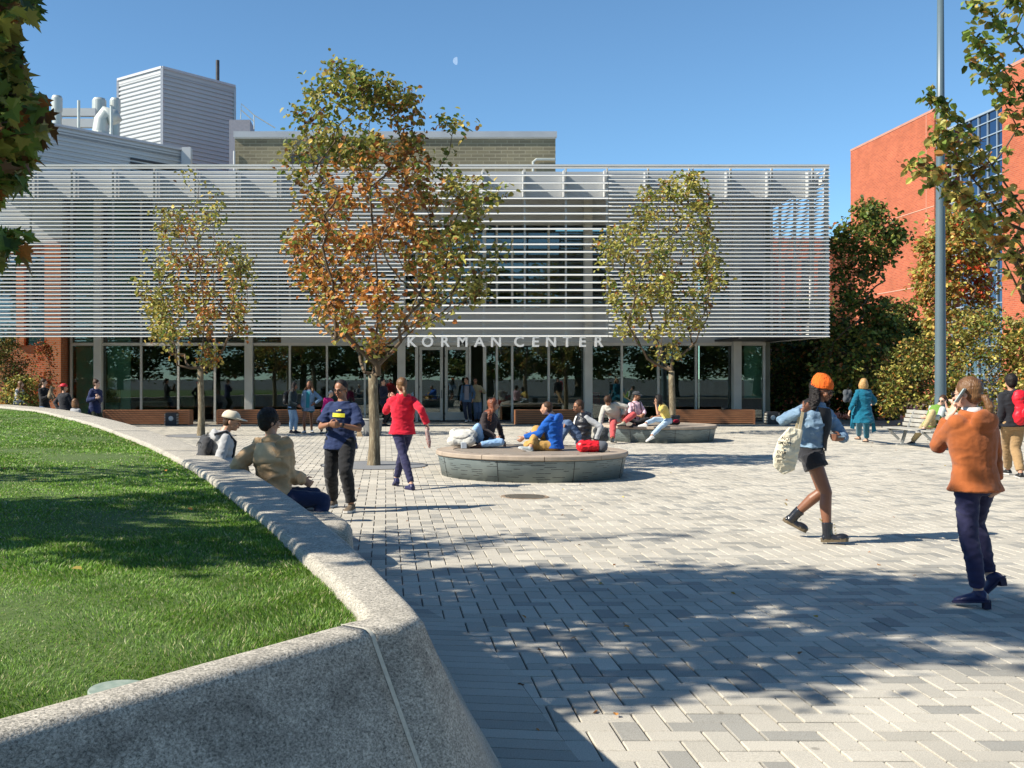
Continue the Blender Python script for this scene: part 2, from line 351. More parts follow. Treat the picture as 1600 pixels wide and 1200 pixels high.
def sub(stn, n=4):
    out = []
    for a, b in zip(stn, stn[1:]):
        for k in range(n): out.append(tuple(Vector(p).lerp(Vector(q), k / n) for p, q in zip(a, b)))
    out.append(tuple(Vector(p) for p in stn[-1])); return out
smooth_loft(sub(near, 8), 'stone_block', M_granite, wall)
allside = corner + side
# split the curved run into long blocks with thin joints
cuts = [0, next(i for i, s in enumerate(allside) if s[0][1] > 6.3), next(i for i, s in enumerate(allside) if s[0][1] > 9.2), next(i for i, s in enumerate(allside) if s[0][1] > 13), next(i for i, s in enumerate(allside) if s[0][1] > 18), next(i for i, s in enumerate(allside) if s[0][1] > 25), len(allside) - 1]
for a, b in zip(cuts, cuts[1:]): smooth_loft(sub(allside[a:b + 1], 3 if b < 40 else 1), 'stone_block', M_granite, wall)
# mortar joint at the corner, a hair proud of the stone
J = MB(); s0, s1 = near[-1], corner[0]
def prof_pts(stn, grow=.0012):
    o_, i_, b_ = (Vector(p) for p in stn); d = (i_ - o_).normalized(); r_ = .03; pts = [(i_ - d * .02, ZT + grow), (o_ + d * .1, ZT + grow)]
    for t in (0, .25, .5, .75, 1):
        a = t * math.pi / 2 * .80; pts.append((o_ + d * r_ - d * (math.sin(a) * (r_ + .018 + grow)), ZT + grow - (1 - math.cos(a)) * (r_ + .035)))
    q, zq = pts[-1]; pts.append((b_ - d * grow, -.02)); return pts
pa, pb = prof_pts(tuple(Vector(p).lerp(Vector(q), -.15) for p, q in zip(s0, s1))), prof_pts(tuple(Vector(p).lerp(Vector(q), 1.15) for p, q in zip(s0, s1)))
for k in range(len(pa) - 1):
    vs_ = [(*pa[k][0], pa[k][1]), (*pa[k+1][0], pa[k+1][1]), (*pb[k+1][0], pb[k+1][1]), (*pb[k][0], pb[k][1])]
    J.add(vs_, [(0,1,2,3)])
J.build('mortar_joint', pm('pale mortar', (.60,.56,.46), (.50,.47,.38), scale=60, rough=.9), wall, smooth=True)
# seat ledge on the plaza side
ledge = thing('stone_seat', 'low rounded granite seat ledge built along the plaza side of the curved wall', 'bench', (-1, 12, 0))
V = []; F = []; ys_ = [9.42, 9.5, 9.66, 9.9] + list(np.arange(10.3, 21, .5))
for k, y in enumerate(ys_):
    rr = [.24, .10, .03, 0][k] if k < 4 else 0
    xa, xc = xo(y) + .12, xo(y) + .86 - rr
    zt_ = .40 - [.05, .015, .002, 0][k] if k < 4 else .40
    for p in ((xa, 0), (xa, zt_), (xc - .10, zt_), (xc - .03, zt_ - .02), (xc, zt_ - .08), (xc + .02, -.02)): V.append((p[0], y, p[1]))
for s_ in range(len(ys_) - 1):
    for k in range(5): a = s_ * 6 + k; F.append((a, a + 1, a + 7, a + 6))
F.append(tuple(range(6))); F.append(tuple((len(ys_) - 1) * 6 + k for k in range(6)))
MB().add(V, F).build('seat_block', M_granite, ledge, bevel=.03, seg=3, smooth=True)

# ================================================================= lawn
ZL = .745
lawn_y = [3.5, 3.8] + list(np.arange(4.0, 39, .5))
V = []; F = []
ed = [(-2.62, .64), (-.99, 2.80), (-.44, 3.5), (-.17, 3.86), (-.09, 3.95)] + [(xi(y) + .01, y) for y in np.arange(4.2, 38, .6)]
nx = 14
for (x, y) in ed:
    for k in range(nx):
        t = k / (nx - 1); X = x + (-26 - x) * t ** 1.6; zz = ZL + .05 * math.sin(min(1, (x - X) / 6) * 1.57) + .02 * mnoise.noise(Vector((X * .5, y * .5, 0)))
        V.append((X, y, zz - (.0 if k else .01)))
for s_ in range(len(ed) - 1):
    for k in range(nx - 1): a = s_ * nx + k; F.append((a, a + 1, a + nx + 1, a + nx))
lw = MB().add(V, F).build('lawn', pm('lawn soil', (.06,.10,.02), (.09,.14,.03), scale=25, rough=.9, c3=(.14,.12,.05), s3=70, f3=.25), smooth=True); tag(lw, kind='structure')
def lawn_z(X, y, x): return ZL + .05 * np.sin(np.clip((x - X) / 6, 0, 1) * 1.57)
def grass():
    P = []
    edy = np.array([e[1] for e in ed]); edx = np.array([e[0] for e in ed])
    for (ya, yb, dens) in ((2.6, 3.6, 26000), (3.6, 5, 17000), (5, 7, 9500), (7, 10, 4600), (10, 15, 2000), (15, 22, 750), (22, 31, 300)):
        x0 = (-110 - CX) / FPX * yb; n = int((yb - ya) * (0.3 - x0) * dens)
        X = rng.uniform(x0, .1, n); Y = rng.uniform(ya, yb, n); lim = np.interp(Y, edy, edx)
        k = (X < lim - .012) & (X / Y * FPX + CX > -110); X, Y, lim = X[k], Y[k], lim[k]
        P.append(np.stack([X, Y, lawn_z(X, Y, lim), np.full(len(X), (ya + yb) / 2)], 1))
    P = np.concatenate(P); n = len(P)
    # tufts lean together
    lx = np.sin(P[:, 0] * 9 + 3 * np.sin(P[:, 1] * 5)) * .5; ly = np.cos(P[:, 1] * 8 + 2 * np.sin(P[:, 0] * 7)) * .5
    ang = rng.uniform(0, 6.28, n); hgt = rng.uniform(.012, .029, n) * (1 + .25 * np.sin(P[:, 0] * 3.1) * np.cos(P[:, 1] * 2.3)); wd = .0016 * (1 + np.clip(P[:, 3] - 4, 0, 99) * .45) * rng.uniform(.7, 1.4, n)
    lean = np.stack([lx + rng.normal(0, .45, n), ly + rng.normal(0, .45, n)], 1) * hgt[:, None] * .8
    ca, sa = np.cos(ang) * wd, np.sin(ang) * wd
    V = np.zeros((n, 5, 3), dtype=np.float32); z0 = P[:, 2] - .01
    V[:, 0] = np.stack([P[:, 0] - ca, P[:, 1] - sa, z0], 1); V[:, 1] = np.stack([P[:, 0] + ca, P[:, 1] + sa, z0], 1)
    m_ = np.stack([P[:, 0] + lean[:, 0] * .4, P[:, 1] + lean[:, 1] * .4, z0 + hgt * .62], 1)
    V[:, 2] = m_ + np.stack([ca, sa, 0 * ca], 1) * .8; V[:, 3] = m_ - np.stack([ca, sa, 0 * ca], 1) * .8
    V[:, 4] = np.stack([P[:, 0] + lean[:, 0], P[:, 1] + lean[:, 1], z0 + hgt], 1)
    b = (np.arange(n) * 5)[:, None]
    F = np.concatenate([b + np.array([[0, 1, 2]]), b + np.array([[0, 2, 3]]), b + np.array([[3, 2, 4]])], 1).reshape(-1, 3)
    t = rng.random(n); c = np.where((t < .10)[:, None], np.array([.60, .56, .28]), np.where((t < .45)[:, None], np.array([.22, .37, .05]), np.array([.13, .26, .035])))
    patch = .85 + .3 * (np.sin(P[:, 0] * 1.7 + 1.3 * np.sin(P[:, 1] * 1.1)) * .5 + .5)
    c = c * (patch * (1 + rng.normal(0, .24, n)))[:, None]
    return V.reshape(-1, 3), F, np.repeat(np.clip(c, .01, .6), 3, 0)
if DO_GRASS:
    V, F, C = grass()
    go = np_mesh('grass', V, F, attr_mat('grass blade', rough=.5, transl=.35, spec=.35), None, col=C); tag(go, 'short mown green grass on the raised lawn behind the wall', 'grass', kind='stuff')
# drain cover in the lawn
dc = thing('drain_cover', 'round pale green drain lid set in the grass by the near wall', 'drain cover', G(182, 1066, .8))
MB().lathe([(.001,.772),(.088,.772),(.09,.768),(.09,.73)], (dc.location.x-.0, dc.location.y+.04), 40).build('lid', pm('weathered green lid', (.20,.26,.21), (.30,.35,.29), scale=30, rough=.7), dc)
for v in dc.children[0].data.vertices: v.co.z += .0
# ================================================================= manhole cover and tree grates
mh = thing('manhole_cover', 'round rusty grid manhole cover set in the pale pavers', 'manhole cover', G(820, 776))
c = mh.location; MB().lathe([(.0005,.004),(.34,.004),(.34,-.01)], (c.x, c.y), 48).build('frame_ring', pm('rusty iron', (.20,.12,.06), (.33,.27,.20), scale=14, rough=.8), mh)
d = MB()
for i in range(-8, 9):
    for j in range(-8, 9):
        if i*i + j*j < 62 : d.box(c.x+i*.037-.012, c.x+i*.037+.012, c.y+j*.037-.012, c.y+j*.037+.012, .004, .008)
d.build('grid_holes', pm('dark iron grid', (.045,.055,.05), (.07,.08,.07), scale=20, rough=.7), mh)

# ================================================================= main building
YF, YG = 37.0, 42.2
def XF(px, Y=YF): return (px - CX) * Y / FPX
XL, XR = -14.6, 15.08; ZB, ZTOP = 3.12, 8.84
main = thing('glass_building', 'long two storey glass building wrapped in white horizontal louvres', 'building', (0, 41, 0))
# louvres: each blade tilted, front edge low
def blade(mb, x0, x1, yc, zc, ch=.125, th=.022, tilt=R(34)):
    ct, s_ = math.cos(tilt), math.sin(tilt); pr = []
    for u, t in ((-.5,-.2),(-.5,.35),(-.38,.5),(.5,.5),(.5,-.5),(-.38,-.5)): pr.append((yc + u*ch*ct - t*th*s_, zc + u*ch*s_ + t*th*ct))
    n = len(pr); mb.add([(x0, a, b) for a, b in pr] + [(x1, a, b) for a, b in pr], [tuple(range(n)), tuple(range(2*n-1, n-1, -1))] + [(i, i+n, (i+1)%n+n, (i+1)%n) for i in range(n)])
NB = 44; dz = (ZTOP - ZB) / NB; XS0, XS1 = XF(632), XF(950)
lv = MB(); lc = MB()
for k in range(NB + 1):
    z = ZB + k * dz
    blade(lv, XL, XS0 - .02, YF, z); blade(lv, XS1 + .02, XR, YF, z)
    if k % 2 == 0: blade(lc, XS0, XS1, YF, z, th=.028)
lv.box(XL, XR, YF - .03, YF + .05, ZTOP + .04, ZTOP + .11)
lv.build('close_louvre_screen', M_white, main); lc.build('open_louvre_screen', M_white, main)
sl = MB()
for k in range(NB + 1):
    z = ZB + k * dz; sl.box(XL - .025, XL + .025, YF + .1, 40.7, z - .012, z + .012)
sl.build('side_louvre_screen', M_white, main)
posts = [950 + 64.6 * k for k in range(-16, 6)]
for px in posts:
    x = XF(px); p = MB(); p.box(x - .028, x + .028, YF + .12, YF + .22, ZB - .02, ZTOP + .04); p.build('screen_post', M_panel, main)
    f = MB(); f.box(x - .018, x + .018, YF + .52, YF + .78, 7.95, ZTOP + .02); f.build('bracket_fin', M_panel, main)
for x in (XR - .06, XR - .06):
    pass
p = MB(); p.box(XR - .1, XR - .0, YF + .06, YF + .2, ZB - .02, ZTOP + .04); p.build('screen_post', M_white, main)
fp = MB(); fp.box(XL, XR - .12, YF + .8, YF + .86, 7.93, ZTOP + .02); fp.build('fascia_panel', M_panel, main)
rf = MB(); rf.box(XL, XR, YF + .87, 50.5, ZTOP - .25, ZTOP - .06); rf.build('roof', M_panel, main)
for z0, z1 in ((ZB - .05, ZB + .10), (8.35, 8.58)):
    b = MB(); b.box(XR - .12, XR - .02, YF + .2, 43.5, z0, z1); b.build('side_beam', M_white, main)
for yy in (38.4, 39.9, 41.4):
    b = MB(); b.box(XR - .11, XR - .03, yy, yy + .09, ZB + .1, 8.35); b.build('side_post', M_white, main)
s_ = MB()
for k in range(1, NB + 1): s_.box(XR - .015, XR + .03, YF + .05, YG + .6, ZB + k * dz - .014, ZB + k * dz + .014)
s_.build('side_louvre_screen', M_white, main)
# soffit edge strip
sf = MB(); sf.box(12.7, XR - .13, YF + .3, YG + 1, ZB - .02, ZB + .05); sf.build('soffit', M_dark, main)
# glass wall, mullions and columns
XG0, XG1 = XF(112, YG), XF(1193, YG); ZH = 1.66 + (592 - 538) * YG / FPX
px_m = [112, 221, 279, 336, 453, 511, 570, 651, 734, 757, 776, 800, 857, 971, 1028, 1087, 1193]
px_c = [156, 390, 627, 917, 1148]
doors = [(655, 692), (695, 732)]
def pane(x0, x1, z0, z1, y=YG, name='glass_pane', mat=None):
    m = MB(); m.box(x0, x1, y - .006, y + .006, z0, z1); return m.build(name, mat or M_glass, main)
allx = sorted(px_m + px_c)
ZU = ZTOP - .26
for a, b in zip(allx, allx[1:]):
    xa, xb_ = XF(a, YG) + .035, XF(b, YG) - .035
    pane(xa, xb_, ZH + .05, ZU)
    if b <= 651 or a >= 757: pane(xa, xb_, .06, ZH - .05)
M_mul = pm('pale mullion metal', (.62,.60,.54), (.55,.53,.48), scale=2, rough=.4)
for a in px_m:
    x = XF(a, YG); m = MB(); wd = .04 if a not in (651, 757) else .06; m.box(x - wd, x + wd, YG - .09, YG + .07, 0, ZU); m.build('mullion', M_mul, main)
for a in px_c:
    x = XF(a, YG); m = MB(); m.box(x - .155, x + .155, YG - .36, YG - .05, 0, ZU); m.build('column', M_mul, main, bevel=.015)
m = MB(); m.box(XG0, XF(1193, YG) + .04, YG - .13, YG + .08, ZH - .055, ZH + .055); m.build('header_beam', M_mul, main)
m = MB(); m.box(XG0, XF(1193, YG) + .04, YG - .05, YG + .05, 0, .06); m.build('sill', M_dark, main)
# upper panels behind the open louvres
for z0, z1, xa, xb_ in ((ZH + .056, 4.42, 440, 1190), (7.6, ZU, 240, 1190), (5.9, 7.6, 240, 632), (5.9, 7.6, 958, 1190)):
    nm = 'spandrel_panel'; m = MB(); m.box(XF(xa, YG), XF(xb_, YG), YG - .16, YG - .095, z0, z1); m.build(nm, M_panel, main)
for z in (5.2, 6.35):
    m = MB(); m.box(XF(635, YG), XF(960, YG), YG - .07, YG - .02, z, z + .05); m.build('transom', M_dark, main)
# doors
M_door = pm('putty door metal', (.50,.49,.43), (.45,.44,.39), scale=2, rough=.4)
for (a, b) in doors:
    x0, x1 = XF(a, YG), XF(b, YG); zt_ = ZH - .08; fr = MB(); yy0, yy1 = YG - .05, YG + .03; s = .11
    fr.box(x0, x0 + s, yy0, yy1, .03, zt_); fr.box(x1 - s, x1, yy0, yy1, .03, zt_); fr.box(x0 + s, x1 - s, yy0, yy1, zt_ - .14, zt_); fr.box(x0 + s, x1 - s, yy0, yy1, .03, .38)
    d_ = fr.build('door', M_door, main, bevel=.006)
    g_ = MB(); g_.box(x0 + s, x1 - s, YG - .016, YG - .004, .38, zt_ - .14); g_.build('door_glass', M_glass, d_)
    h_ = MB(); h_.tube([(x0 + s, YG + .06, 1.02), (x1 - s, YG + .06, 1.02)], .018, 8); h_.build('push_bar', M_frame, d_)
    h_ = MB(); xx = x1 - .05; h_.tube([(xx, YG - .05, 1.22), (xx, YG - .12, 1.22), (xx, YG - .12, .92), (xx, YG - .05, .92)], .013, 8); h_.build('door_handle', M_dark, d_)
    for z in (.25, 1.3, 2.5):
        h_ = MB(); h_.box(x0 - .014, x0 + .012, yy0 - .01, yy0 + .01, z, z + .1); h_.build('hinge', M_dark, d_)
# door leaf standing open at the right of the entrance
for k, a in enumerate((757, 776)):
    x = XF(a, YG); fr = MB(); fr.box(x + .05, x + .09, YG + .1, YG + 1.0, .03, ZH - .1); fr2 = fr.build('inner_door_leaf', M_door, main)
# interior
M_int = pm('interior dark plaster', (.20,.20,.15), (.15,.15,.11), scale=1, rough=.9)
M_wood = pm('warm timber ceiling', (.42,.20,.07), (.33,.15,.05), scale=3, stretch=(.4, 8, 1), rough=.6)
m = MB(); m.box(XG0, XG1, 51, 51.2, -.05, ZU); m.box(XG0 - .2, XG0 - .02, YG + .1, 51, -.05, ZU); m.box(XG1 + .05, XG1 + .25, YG - .02, 51, -.05, ZU); m.build('interior_wall', M_int, main)
m = MB(); m.box(XG0, XG1, YG + .1, 51, ZH + .35, ZH + .6); m.build('upper_floor', M_wood, main)
m = MB(); m.box(XG0, XG1, YG + .1, 51, -.03, .012); m.build('interior_floor', pm('interior floor', (.12,.11,.10), (.09,.085,.08), scale=2, rough=.3), main)
m = MB(); m.box(XF(165,YG), XF(201,YG), 42.5, 42.6, .05, ZU); m.build('teal_partition', pm('teal wall board', (.34,.58,.50), (.30,.52,.45), scale=2, rough=.7), main)
m = MB(); m.box(XF(116,YG), XF(146,YG), 42.5, 42.6, .05, ZU); m.build('teal_partition', pm('teal wall board', (.16,.30,.25), (.14,.26,.22)), main)
m = MB(); m.box(XF(1162,42.6), XF(1190,42.6), 42.5, 42.6, .9, ZH); m.build('teal_partition', pm('teal wall board', (.16,.30,.25), (.14,.26,.22)), main)
# letters
def text_mesh(s, size, extrude=.02, bold=.0, name='letter'):
    cu = bpy.data.curves.new(name, 'FONT'); cu.body = s; cu.size = size; cu.extrude = extrude; cu.offset = bold; cu.align_x = 'CENTER'; cu.resolution_u = 4
    t = bpy.data.objects.new(name, cu); COL.objects.link(t); bpy.context.view_layer.update()
    me = bpy.data.meshes.new_from_object(t.evaluated_get(bpy.context.evaluated_depsgraph_get())); bpy.data.objects.remove(t); bpy.data.curves.remove(cu); return me
lx = [643, 668, 695, 722.5, 749, 775, 811, 836.5, 861, 886, 910, 935]
M_let = pm('sign letter metal', (.62,.62,.60), (.56,.56,.54), scale=3, rough=.45)
for chx, px in zip('KORMANCENTER', lx):
    me = text_mesh(chx, .50, .03, .011); o = link_mesh('sign_letter', me, M_let, main)
    o.rotation_euler = (R(90), 0, 0); p = U(px, 541.5, YF - .02) - Vector(main.location); o.location = p
m = MB(); m.bar(U(632, 534, YF + .03), U(948, 534, YF + .03), .03, .03); m.build('sign_rail', M_frame, main)
# sign inside the window reading 1956
sg = thing('sign_box', 'tan board reading 1956 standing inside the left window', 'sign', U(177, 640, 42.45))
c0 = sg.location; m = MB(); m.box(XF(164,42.4), XF(188,42.4), 42.38, 42.44, U(0,629,42.4).z, U(0,608,42.7).z); bd = m.build('board', pm('tan board', (.33,.28,.16), (.28,.24,.14), scale=5), sg)
m = MB(); m.box(XF(165,42.4), XF(187,42.4), 42.37, 42.45, .02, U(0,629.4,42.7).z); m.build('plinth', pm('teal plinth', (.20,.34,.30), (.17,.30,.26)), sg)
o = link_mesh('lettering', text_mesh('1956', .27, .01, .004), pm('olive lettering', (.10,.09,.03), (.08,.07,.02)), sg); o.rotation_euler = (R(90),0,0); o.location = U(176,622.5,42.36) - Vector(sg.location)
# ================================================================= brick wing at the left
M_brick = brick_mat('orange brick', (.46,.15,.06), (.40,.11,.04), (.34,.20,.13))
bw = thing('brick_wing', 'orange brick wing with tall narrow windows behind the left louvres', 'building', (-15, 42, 0))
xr = XF(95, 41.3)
m = MB(); m.box(xr - .62, xr, 41.3, 46, 0, 6.8); m.build('brick_pier', M_brick, bw)
m = MB(); m.box(-30, xr - .62, 41.9, 46, 0, 2.95); m.box(-30, xr - .62, 41.9, 46, 6.4, 6.8); m.build('brick_wall', M_brick, bw)
x = xr - .62
for k in range(8):
    m = MB(); m.box(x - .95, x - .02, 42.05, 42.1, 2.95, 6.4); m.build('window', glass_mat('wing glass %d' % k, (.15,.2,.2), base=.12) if k == 0 else bpy.data.materials['wing glass 0'], bw)
    m = MB(); m.box(x - 1.25, x - .95, 41.8, 42.4, 2.95, 6.4); m.build('brick_pier', M_brick, bw); x -= 1.25
m = MB(); m.box(-30, xr, 41.5, 50, 6.8, 8.5); m.build('upper_panel', M_panel, bw)
# ================================================================= roof-top buildings behind
def corr_mat(name, c1, c2, per=.21):
    m = bpy.data.materials.new(name); m.use_nodes = True; n = m.node_tree.nodes; l = m.node_tree.links; b = n['Principled BSDF']
    b.inputs['Roughness'].default_value = .5; b.inputs['Metallic'].default_value = .15; tc = n.new('ShaderNodeTexCoord')
    nz = n.new('ShaderNodeTexNoise'); nz.inputs['Scale'].default_value = .5; l.new(tc.outputs['Object'], nz.inputs[0]); r = n.new('ShaderNodeValToRGB'); r.color_ramp.elements[0].color = (*c1, 1); r.color_ramp.elements[1].color = (*c2, 1); l.new(nz.outputs[0], r.inputs[0]); l.new(r.outputs[0], b.inputs['Base Color']); return m
M_corr = corr_mat('ribbed zinc', (.42,.435,.435), (.48,.495,.50))
def ribbed(mb, a, b, z0, z1, per=.24, d=.07):
    """wall of horizontal ribs from plan point a to b (outside on the right of a->b)"""
    a, b = Vector((*a, 0)), Vector((*b, 0)); t = (b - a).normalized(); nrm = Vector((t.y, -t.x, 0)); V = []; z = z0; pr = []
    while z < z1 - .01:
        for u, w_ in ((0, 0), (.45, 0), (.6, 1), (.85, 1)):
            if z + u * per < z1: pr.append((z + u * per, w_ * -d))
        z += per
    pr.append((z1, 0)); fs = []
    for zz, q in pr: V.append(a + nrm * q + Vector((0, 0, zz))); V.append(b + nrm * q + Vector((0, 0, zz)))
    for k in range(len(pr) - 1): fs.append((2*k, 2*k+1, 2*k+3, 2*k+2))
    mb.add(V, fs)
tw = thing('metal_tower', 'tall ribbed grey metal rooftop tower behind the louvred building', 'building', (-12, 62, 0))
A_, L_, R_ = (-12.35, 60), (-15.4, 62.5), (-8.87, 63.9); B_ = (-11.9, 66.4); zt_ = 18.8
for a, b in ((L_, A_), (A_, R_), (R_, B_)): m = MB(); ribbed(m, a, b, 5, zt_); m.build('ribbed_wall', M_corr, tw)
m = MB(); m.prism([A_, R_, B_, L_], zt_ - .3, zt_ - .1); m.build('roof', M_panel, tw)
m = MB()
for a, b in ((L_, A_), (A_, R_)): m.bar((*a, zt_ + .04), (*b, zt_ + .04), .14, .14)
m.bar((*A_, 5), (*A_, zt_), .14, .14); m.bar((*L_, 5), (*L_, zt_), .12, .12); m.bar((*R_, 5), (*R_, zt_), .12, .12); m.build('metal_trim', pm('zinc trim', (.5,.51,.53), (.46,.47,.5)), tw)
lo = (-17.2, 64.0); m = MB(); ribbed(m, lo, L_, 5, U(0,198,63).z); m.build('ribbed_wall', M_corr, tw)
m = MB(); m.tube([(-9.9, 64, 18), (-9.9, 64, 20.4)], .11, 10); m.build('flue_pipe', M_dark, tw)
wg = thing('metal_wing', 'low ribbed metal rooftop wing with slanting edge and dark vent grille', 'building', (-14, 50, 0))
W0, W1 = (-18.3, 43.2 - 1.2 + .8), (-9.73, 52.0); 
W0 = (-18.2, 42.5); m = MB(); ribbed(m, W0, W1, 5, 12.58, per=.2, d=.06); m.build('ribbed_wall', M_corr, wg)
m = MB(); m.bar((*W0, 12.62), (*W1, 12.62), .12, .1); m.bar((*W1, 5), (*W1, 12.6), .14, .14); m.build('metal_trim', bpy.data.materials['zinc trim'], wg)
m = MB(); m.prism([W0, W1, (-12.0, 58), (-23, 48)], 12.2, 12.35); m.build('roof', M_panel, wg)
gp_ = MB(); t = (Vector(W1) - Vector(W0)).normalized(); nn = Vector((t.y, -t.x))
q0, q1 = Vector(W1) - t * 2.95 + nn * .03, Vector(W1) - t * .15 + nn * .03
for k in range(16): z = 8.9 + k * .19; gp_.bar((*q0, z), (*q1, z), .05, .09)
gp_.build('vent_grille', M_dark, wg)
m = MB(); m.box(-9.72, -9.3, 51.8, 52.3, 8, 12.7); m.build('duct', M_panel, wg)
M_fan = pm('galvanised duct', (.50,.52,.48), (.40,.43,.40), scale=1.5, rough=.45, metal=.3)
for px, w_, t0, t1, Y in ((155, 22, 154, 175, 58), (180, 17, 154, 180, 58.5), (89, 17, 150, 173, 56)):
    r_ = w_ / 2 * Y / FPX; x = XF(px, Y); zt1 = U(0, t0, Y).z; f_ = thing('roof_fan', {155: 'round capped exhaust fan just left of the metal tower', 180: 'round exhaust fan touching the tower wall', 89: 'round exhaust fan half hidden by maple leaves'}[px], 'roof fan', (x, Y, 12.4), 'exhaust fans on the roof')
    m = MB(); m.lathe([(r_*.85, 12.4), (r_*.85, zt1 - .9), (r_, zt1 - .75), (r_*1.0, zt1 - .12), (r_*.8, zt1)], (x, Y), 20); m.build('drum', M_fan, f_, smooth=False)
gs = thing('exhaust_duct', 'big pale curved exhaust duct on the roof beside the tower', 'duct', (XF(158, 54), 54, 12.4))
x = XF(157, 54); m = MB(); m.tube([(x, 54, 12.2), (x, 54, 13.9), (x + .08, 54, 14.5), (x + .3, 54, 14.85), (x + .6, 54, 14.75), (x + .75, 54, 14.4)], [.42,.42,.40,.38,.36,.36], 16); m.build('duct_bend', M_fan, gs, smooth=True)
m = MB(); m.lathe([(.5, 12.2), (.5, 13.5), (.42, 13.9)], (x, 54), 16); m.build('duct_base', M_fan, gs)
rk = thing('roof_rack', 'grey steel roof frame with horizontal beams and upright pipes', 'frame', (XF(120, 57), 57, 12.4))
for y_, z_ in ((176, .4), (193, .45)): m = MB(); p = U(90, y_, 57); q = U(150, y_, 57); m.bar(p, q, .3, z_); m.build('beam', M_panel, rk)
for px in (95, 148): m = MB(); p = U(px, 172, 57); m.bar((p.x, 57, 12.3), (p.x, 57, p.z), .12, .12); m.build('upright', M_panel, rk)
for px, y0 in ((123, 157), (174, 166)):
    Y = 53 if px == 123 else 52.5; pp = thing('vent_pipe', 'pale vent pipe standing on the roof ' + ('left of the exhaust duct' if px == 123 else 'between the duct and the tower'), 'pipe', (XF(px, Y), Y, 12.4)); m = MB(); m.tube([(XF(px, Y), Y, 12.3), (XF(px, Y), Y, U(0, y0, Y).z)], .075, 10); m.build('pipe', M_fan, pp)
    m = MB(); m.lathe([(.16, 12.35), (.16, 12.5), (.08, 12.6)], (XF(px, Y), Y), 12); m.build('collar', M_fan, pp)
# tan brick block
M_tan = brick_mat('olive brick', (.22,.195,.125), (.17,.15,.10), (.27,.245,.17), bw=.55, bh=.16, msize=.02)
bk = thing('brick_block', 'flat roofed olive brick upper block with grey metal coping', 'building', (0, 52, 0))
Yb = 50.; x0, x1 = XF(367, Yb), XF(868, Yb); zt_ = U(0, 206, Yb).z; zc = U(0, 216, Yb).z
m = MB(); m.box(x0, x1, Yb, 60, 5, zc - .02); m.build('brick_wall', M_tan, bk)
m = MB(); m.box(x0 - .05, x1 + .05, Yb - .12, 60, zc + .03, zt_); m.build('metal_coping', pm('zinc coping', (.33,.35,.37), (.38,.40,.42), scale=1, rough=.45), bk)
m = MB(); m.box(x0 - .02, x1 + .02, Yb - .06, 60, zc - .02, zc + .03); m.build('white_drip', M_white, bk)
m = MB(); xa, xb_ = XF(453, Yb), XF(512, Yb)
for k in range(5): z = U(0, 259, Yb).z + k * .12; m.box(xa, xb_, Yb - .05, Yb + .0, z, z + .06)
m.build('vent_grille', M_dark, bk)
m = MB(); m.tube([U(833, 268, 49.9), U(833, 253, 49.9), U(838, 249, 49.9), U(867, 249, 49.9)], .06, 8); m.build('conduit', M_fan, bk)
m = MB(); m.tube([U(366, 268, 49.9), U(366, 236, 49.9)], .05, 8); m.build('downpipe', M_panel, bk)
sb = thing('stair_bulkhead', 'small grey roof bulkhead with handrail right of the metal tower', 'building', U(380, 205, 56))
m = MB(); p = U(358, 187, 58); q = U(398, 187, 58); m.box(p.x, q.x - .25, 58, 60, 10, p.z); m.build('box', pm('mauve grey metal', (.28,.27,.30), (.24,.24,.27)), sb)
m = MB(); a = U(372, 162, 57.8); b_ = U(376, 162, 57.8); c_ = U(396, 178, 57.8); m.tube([U(376, 186, 57.8), U(377, 162, 57.8), U(397, 180, 57.8), U(430, 200, 57.8)], .03, 6); m.tube([U(377, 172, 57.8), U(397, 190, 57.8)], .03, 6); m.tube([U(397, 202, 57.8), U(397, 180, 57.8)], .03, 6); m.build('handrail', M_fan, sb)
# ================================================================= red brick tower building at the right
M_red = brick_mat('red brick', (.47,.118,.055), (.36,.082,.042), (.40,.17,.10), bw=.4, bh=.13, msize=.018)
rb = thing('red_brick_building', 'tall red brick building with a stepped curtain wall of blue glass at the far right', 'building', (45, 80, 0))
def face_x(X, pxa, pxb):  return X * FPX / (pxa - CX), X * FPX / (pxb - CX)
X1 = 42.; ya, yb = face_x(X1, 1329, 1460); z1 = CH + (592 - 173) * yb / FPX
m = MB(); m.box(X1, X1 + 1.0, yb, ya, 0, z1); m.build('brick_wall', M_red, rb)
X2 = 43.; yc, yd = face_x(X2, 1479, 1566); z2 = CH + (592 - 205) * yc / FPX
X3 = 42.; ye = X3 * FPX / (1566 - CX); z3 = CH + (592 - 112) * ye / FPX
m = MB(); m.box(X3, X3 + 16, ye - 26, ye, 0, z3); m.build('brick_wall', M_red, rb)
M_cw = glass_mat('blue curtain glass', (.01,.015,.03), refl=(.6,.75,1), base=.22)
M_cwb = pm('dark glass backing', (.012,.02,.045), (.02,.03,.06), scale=.15, rough=.2)
m = MB(); m.box(X2 + .05, X2 + .1, yd - 1, yb + 10, 0, z2); m.build('curtain_glass', M_cw, rb)
m = MB(); m.box(X2 + .6, X2 + 12, yd - 1, yb + 10, 0, z2 - .1); m.build('curtain_backing', M_cwb, rb)
m = MB()
y = yd - .6
while y < yb + 4: m.box(X2 - .05, X2 + .04, y - .035, y + .035, 0, z2); y += 1.21
z = 1.
while z < z2 + .1: m.box(X2 - .06, X2 + .045, yd - 1, yb + 6, z - .04, z + .04); z += 1.0
m.box(X2 - .1, X2 + .2, yd - 1, yb + 6, z2, z2 + .15)
m.build('curtain_mullions', pm('pale blue mullion', (.26,.32,.38), (.23,.29,.34), scale=1, rough=.4), rb)
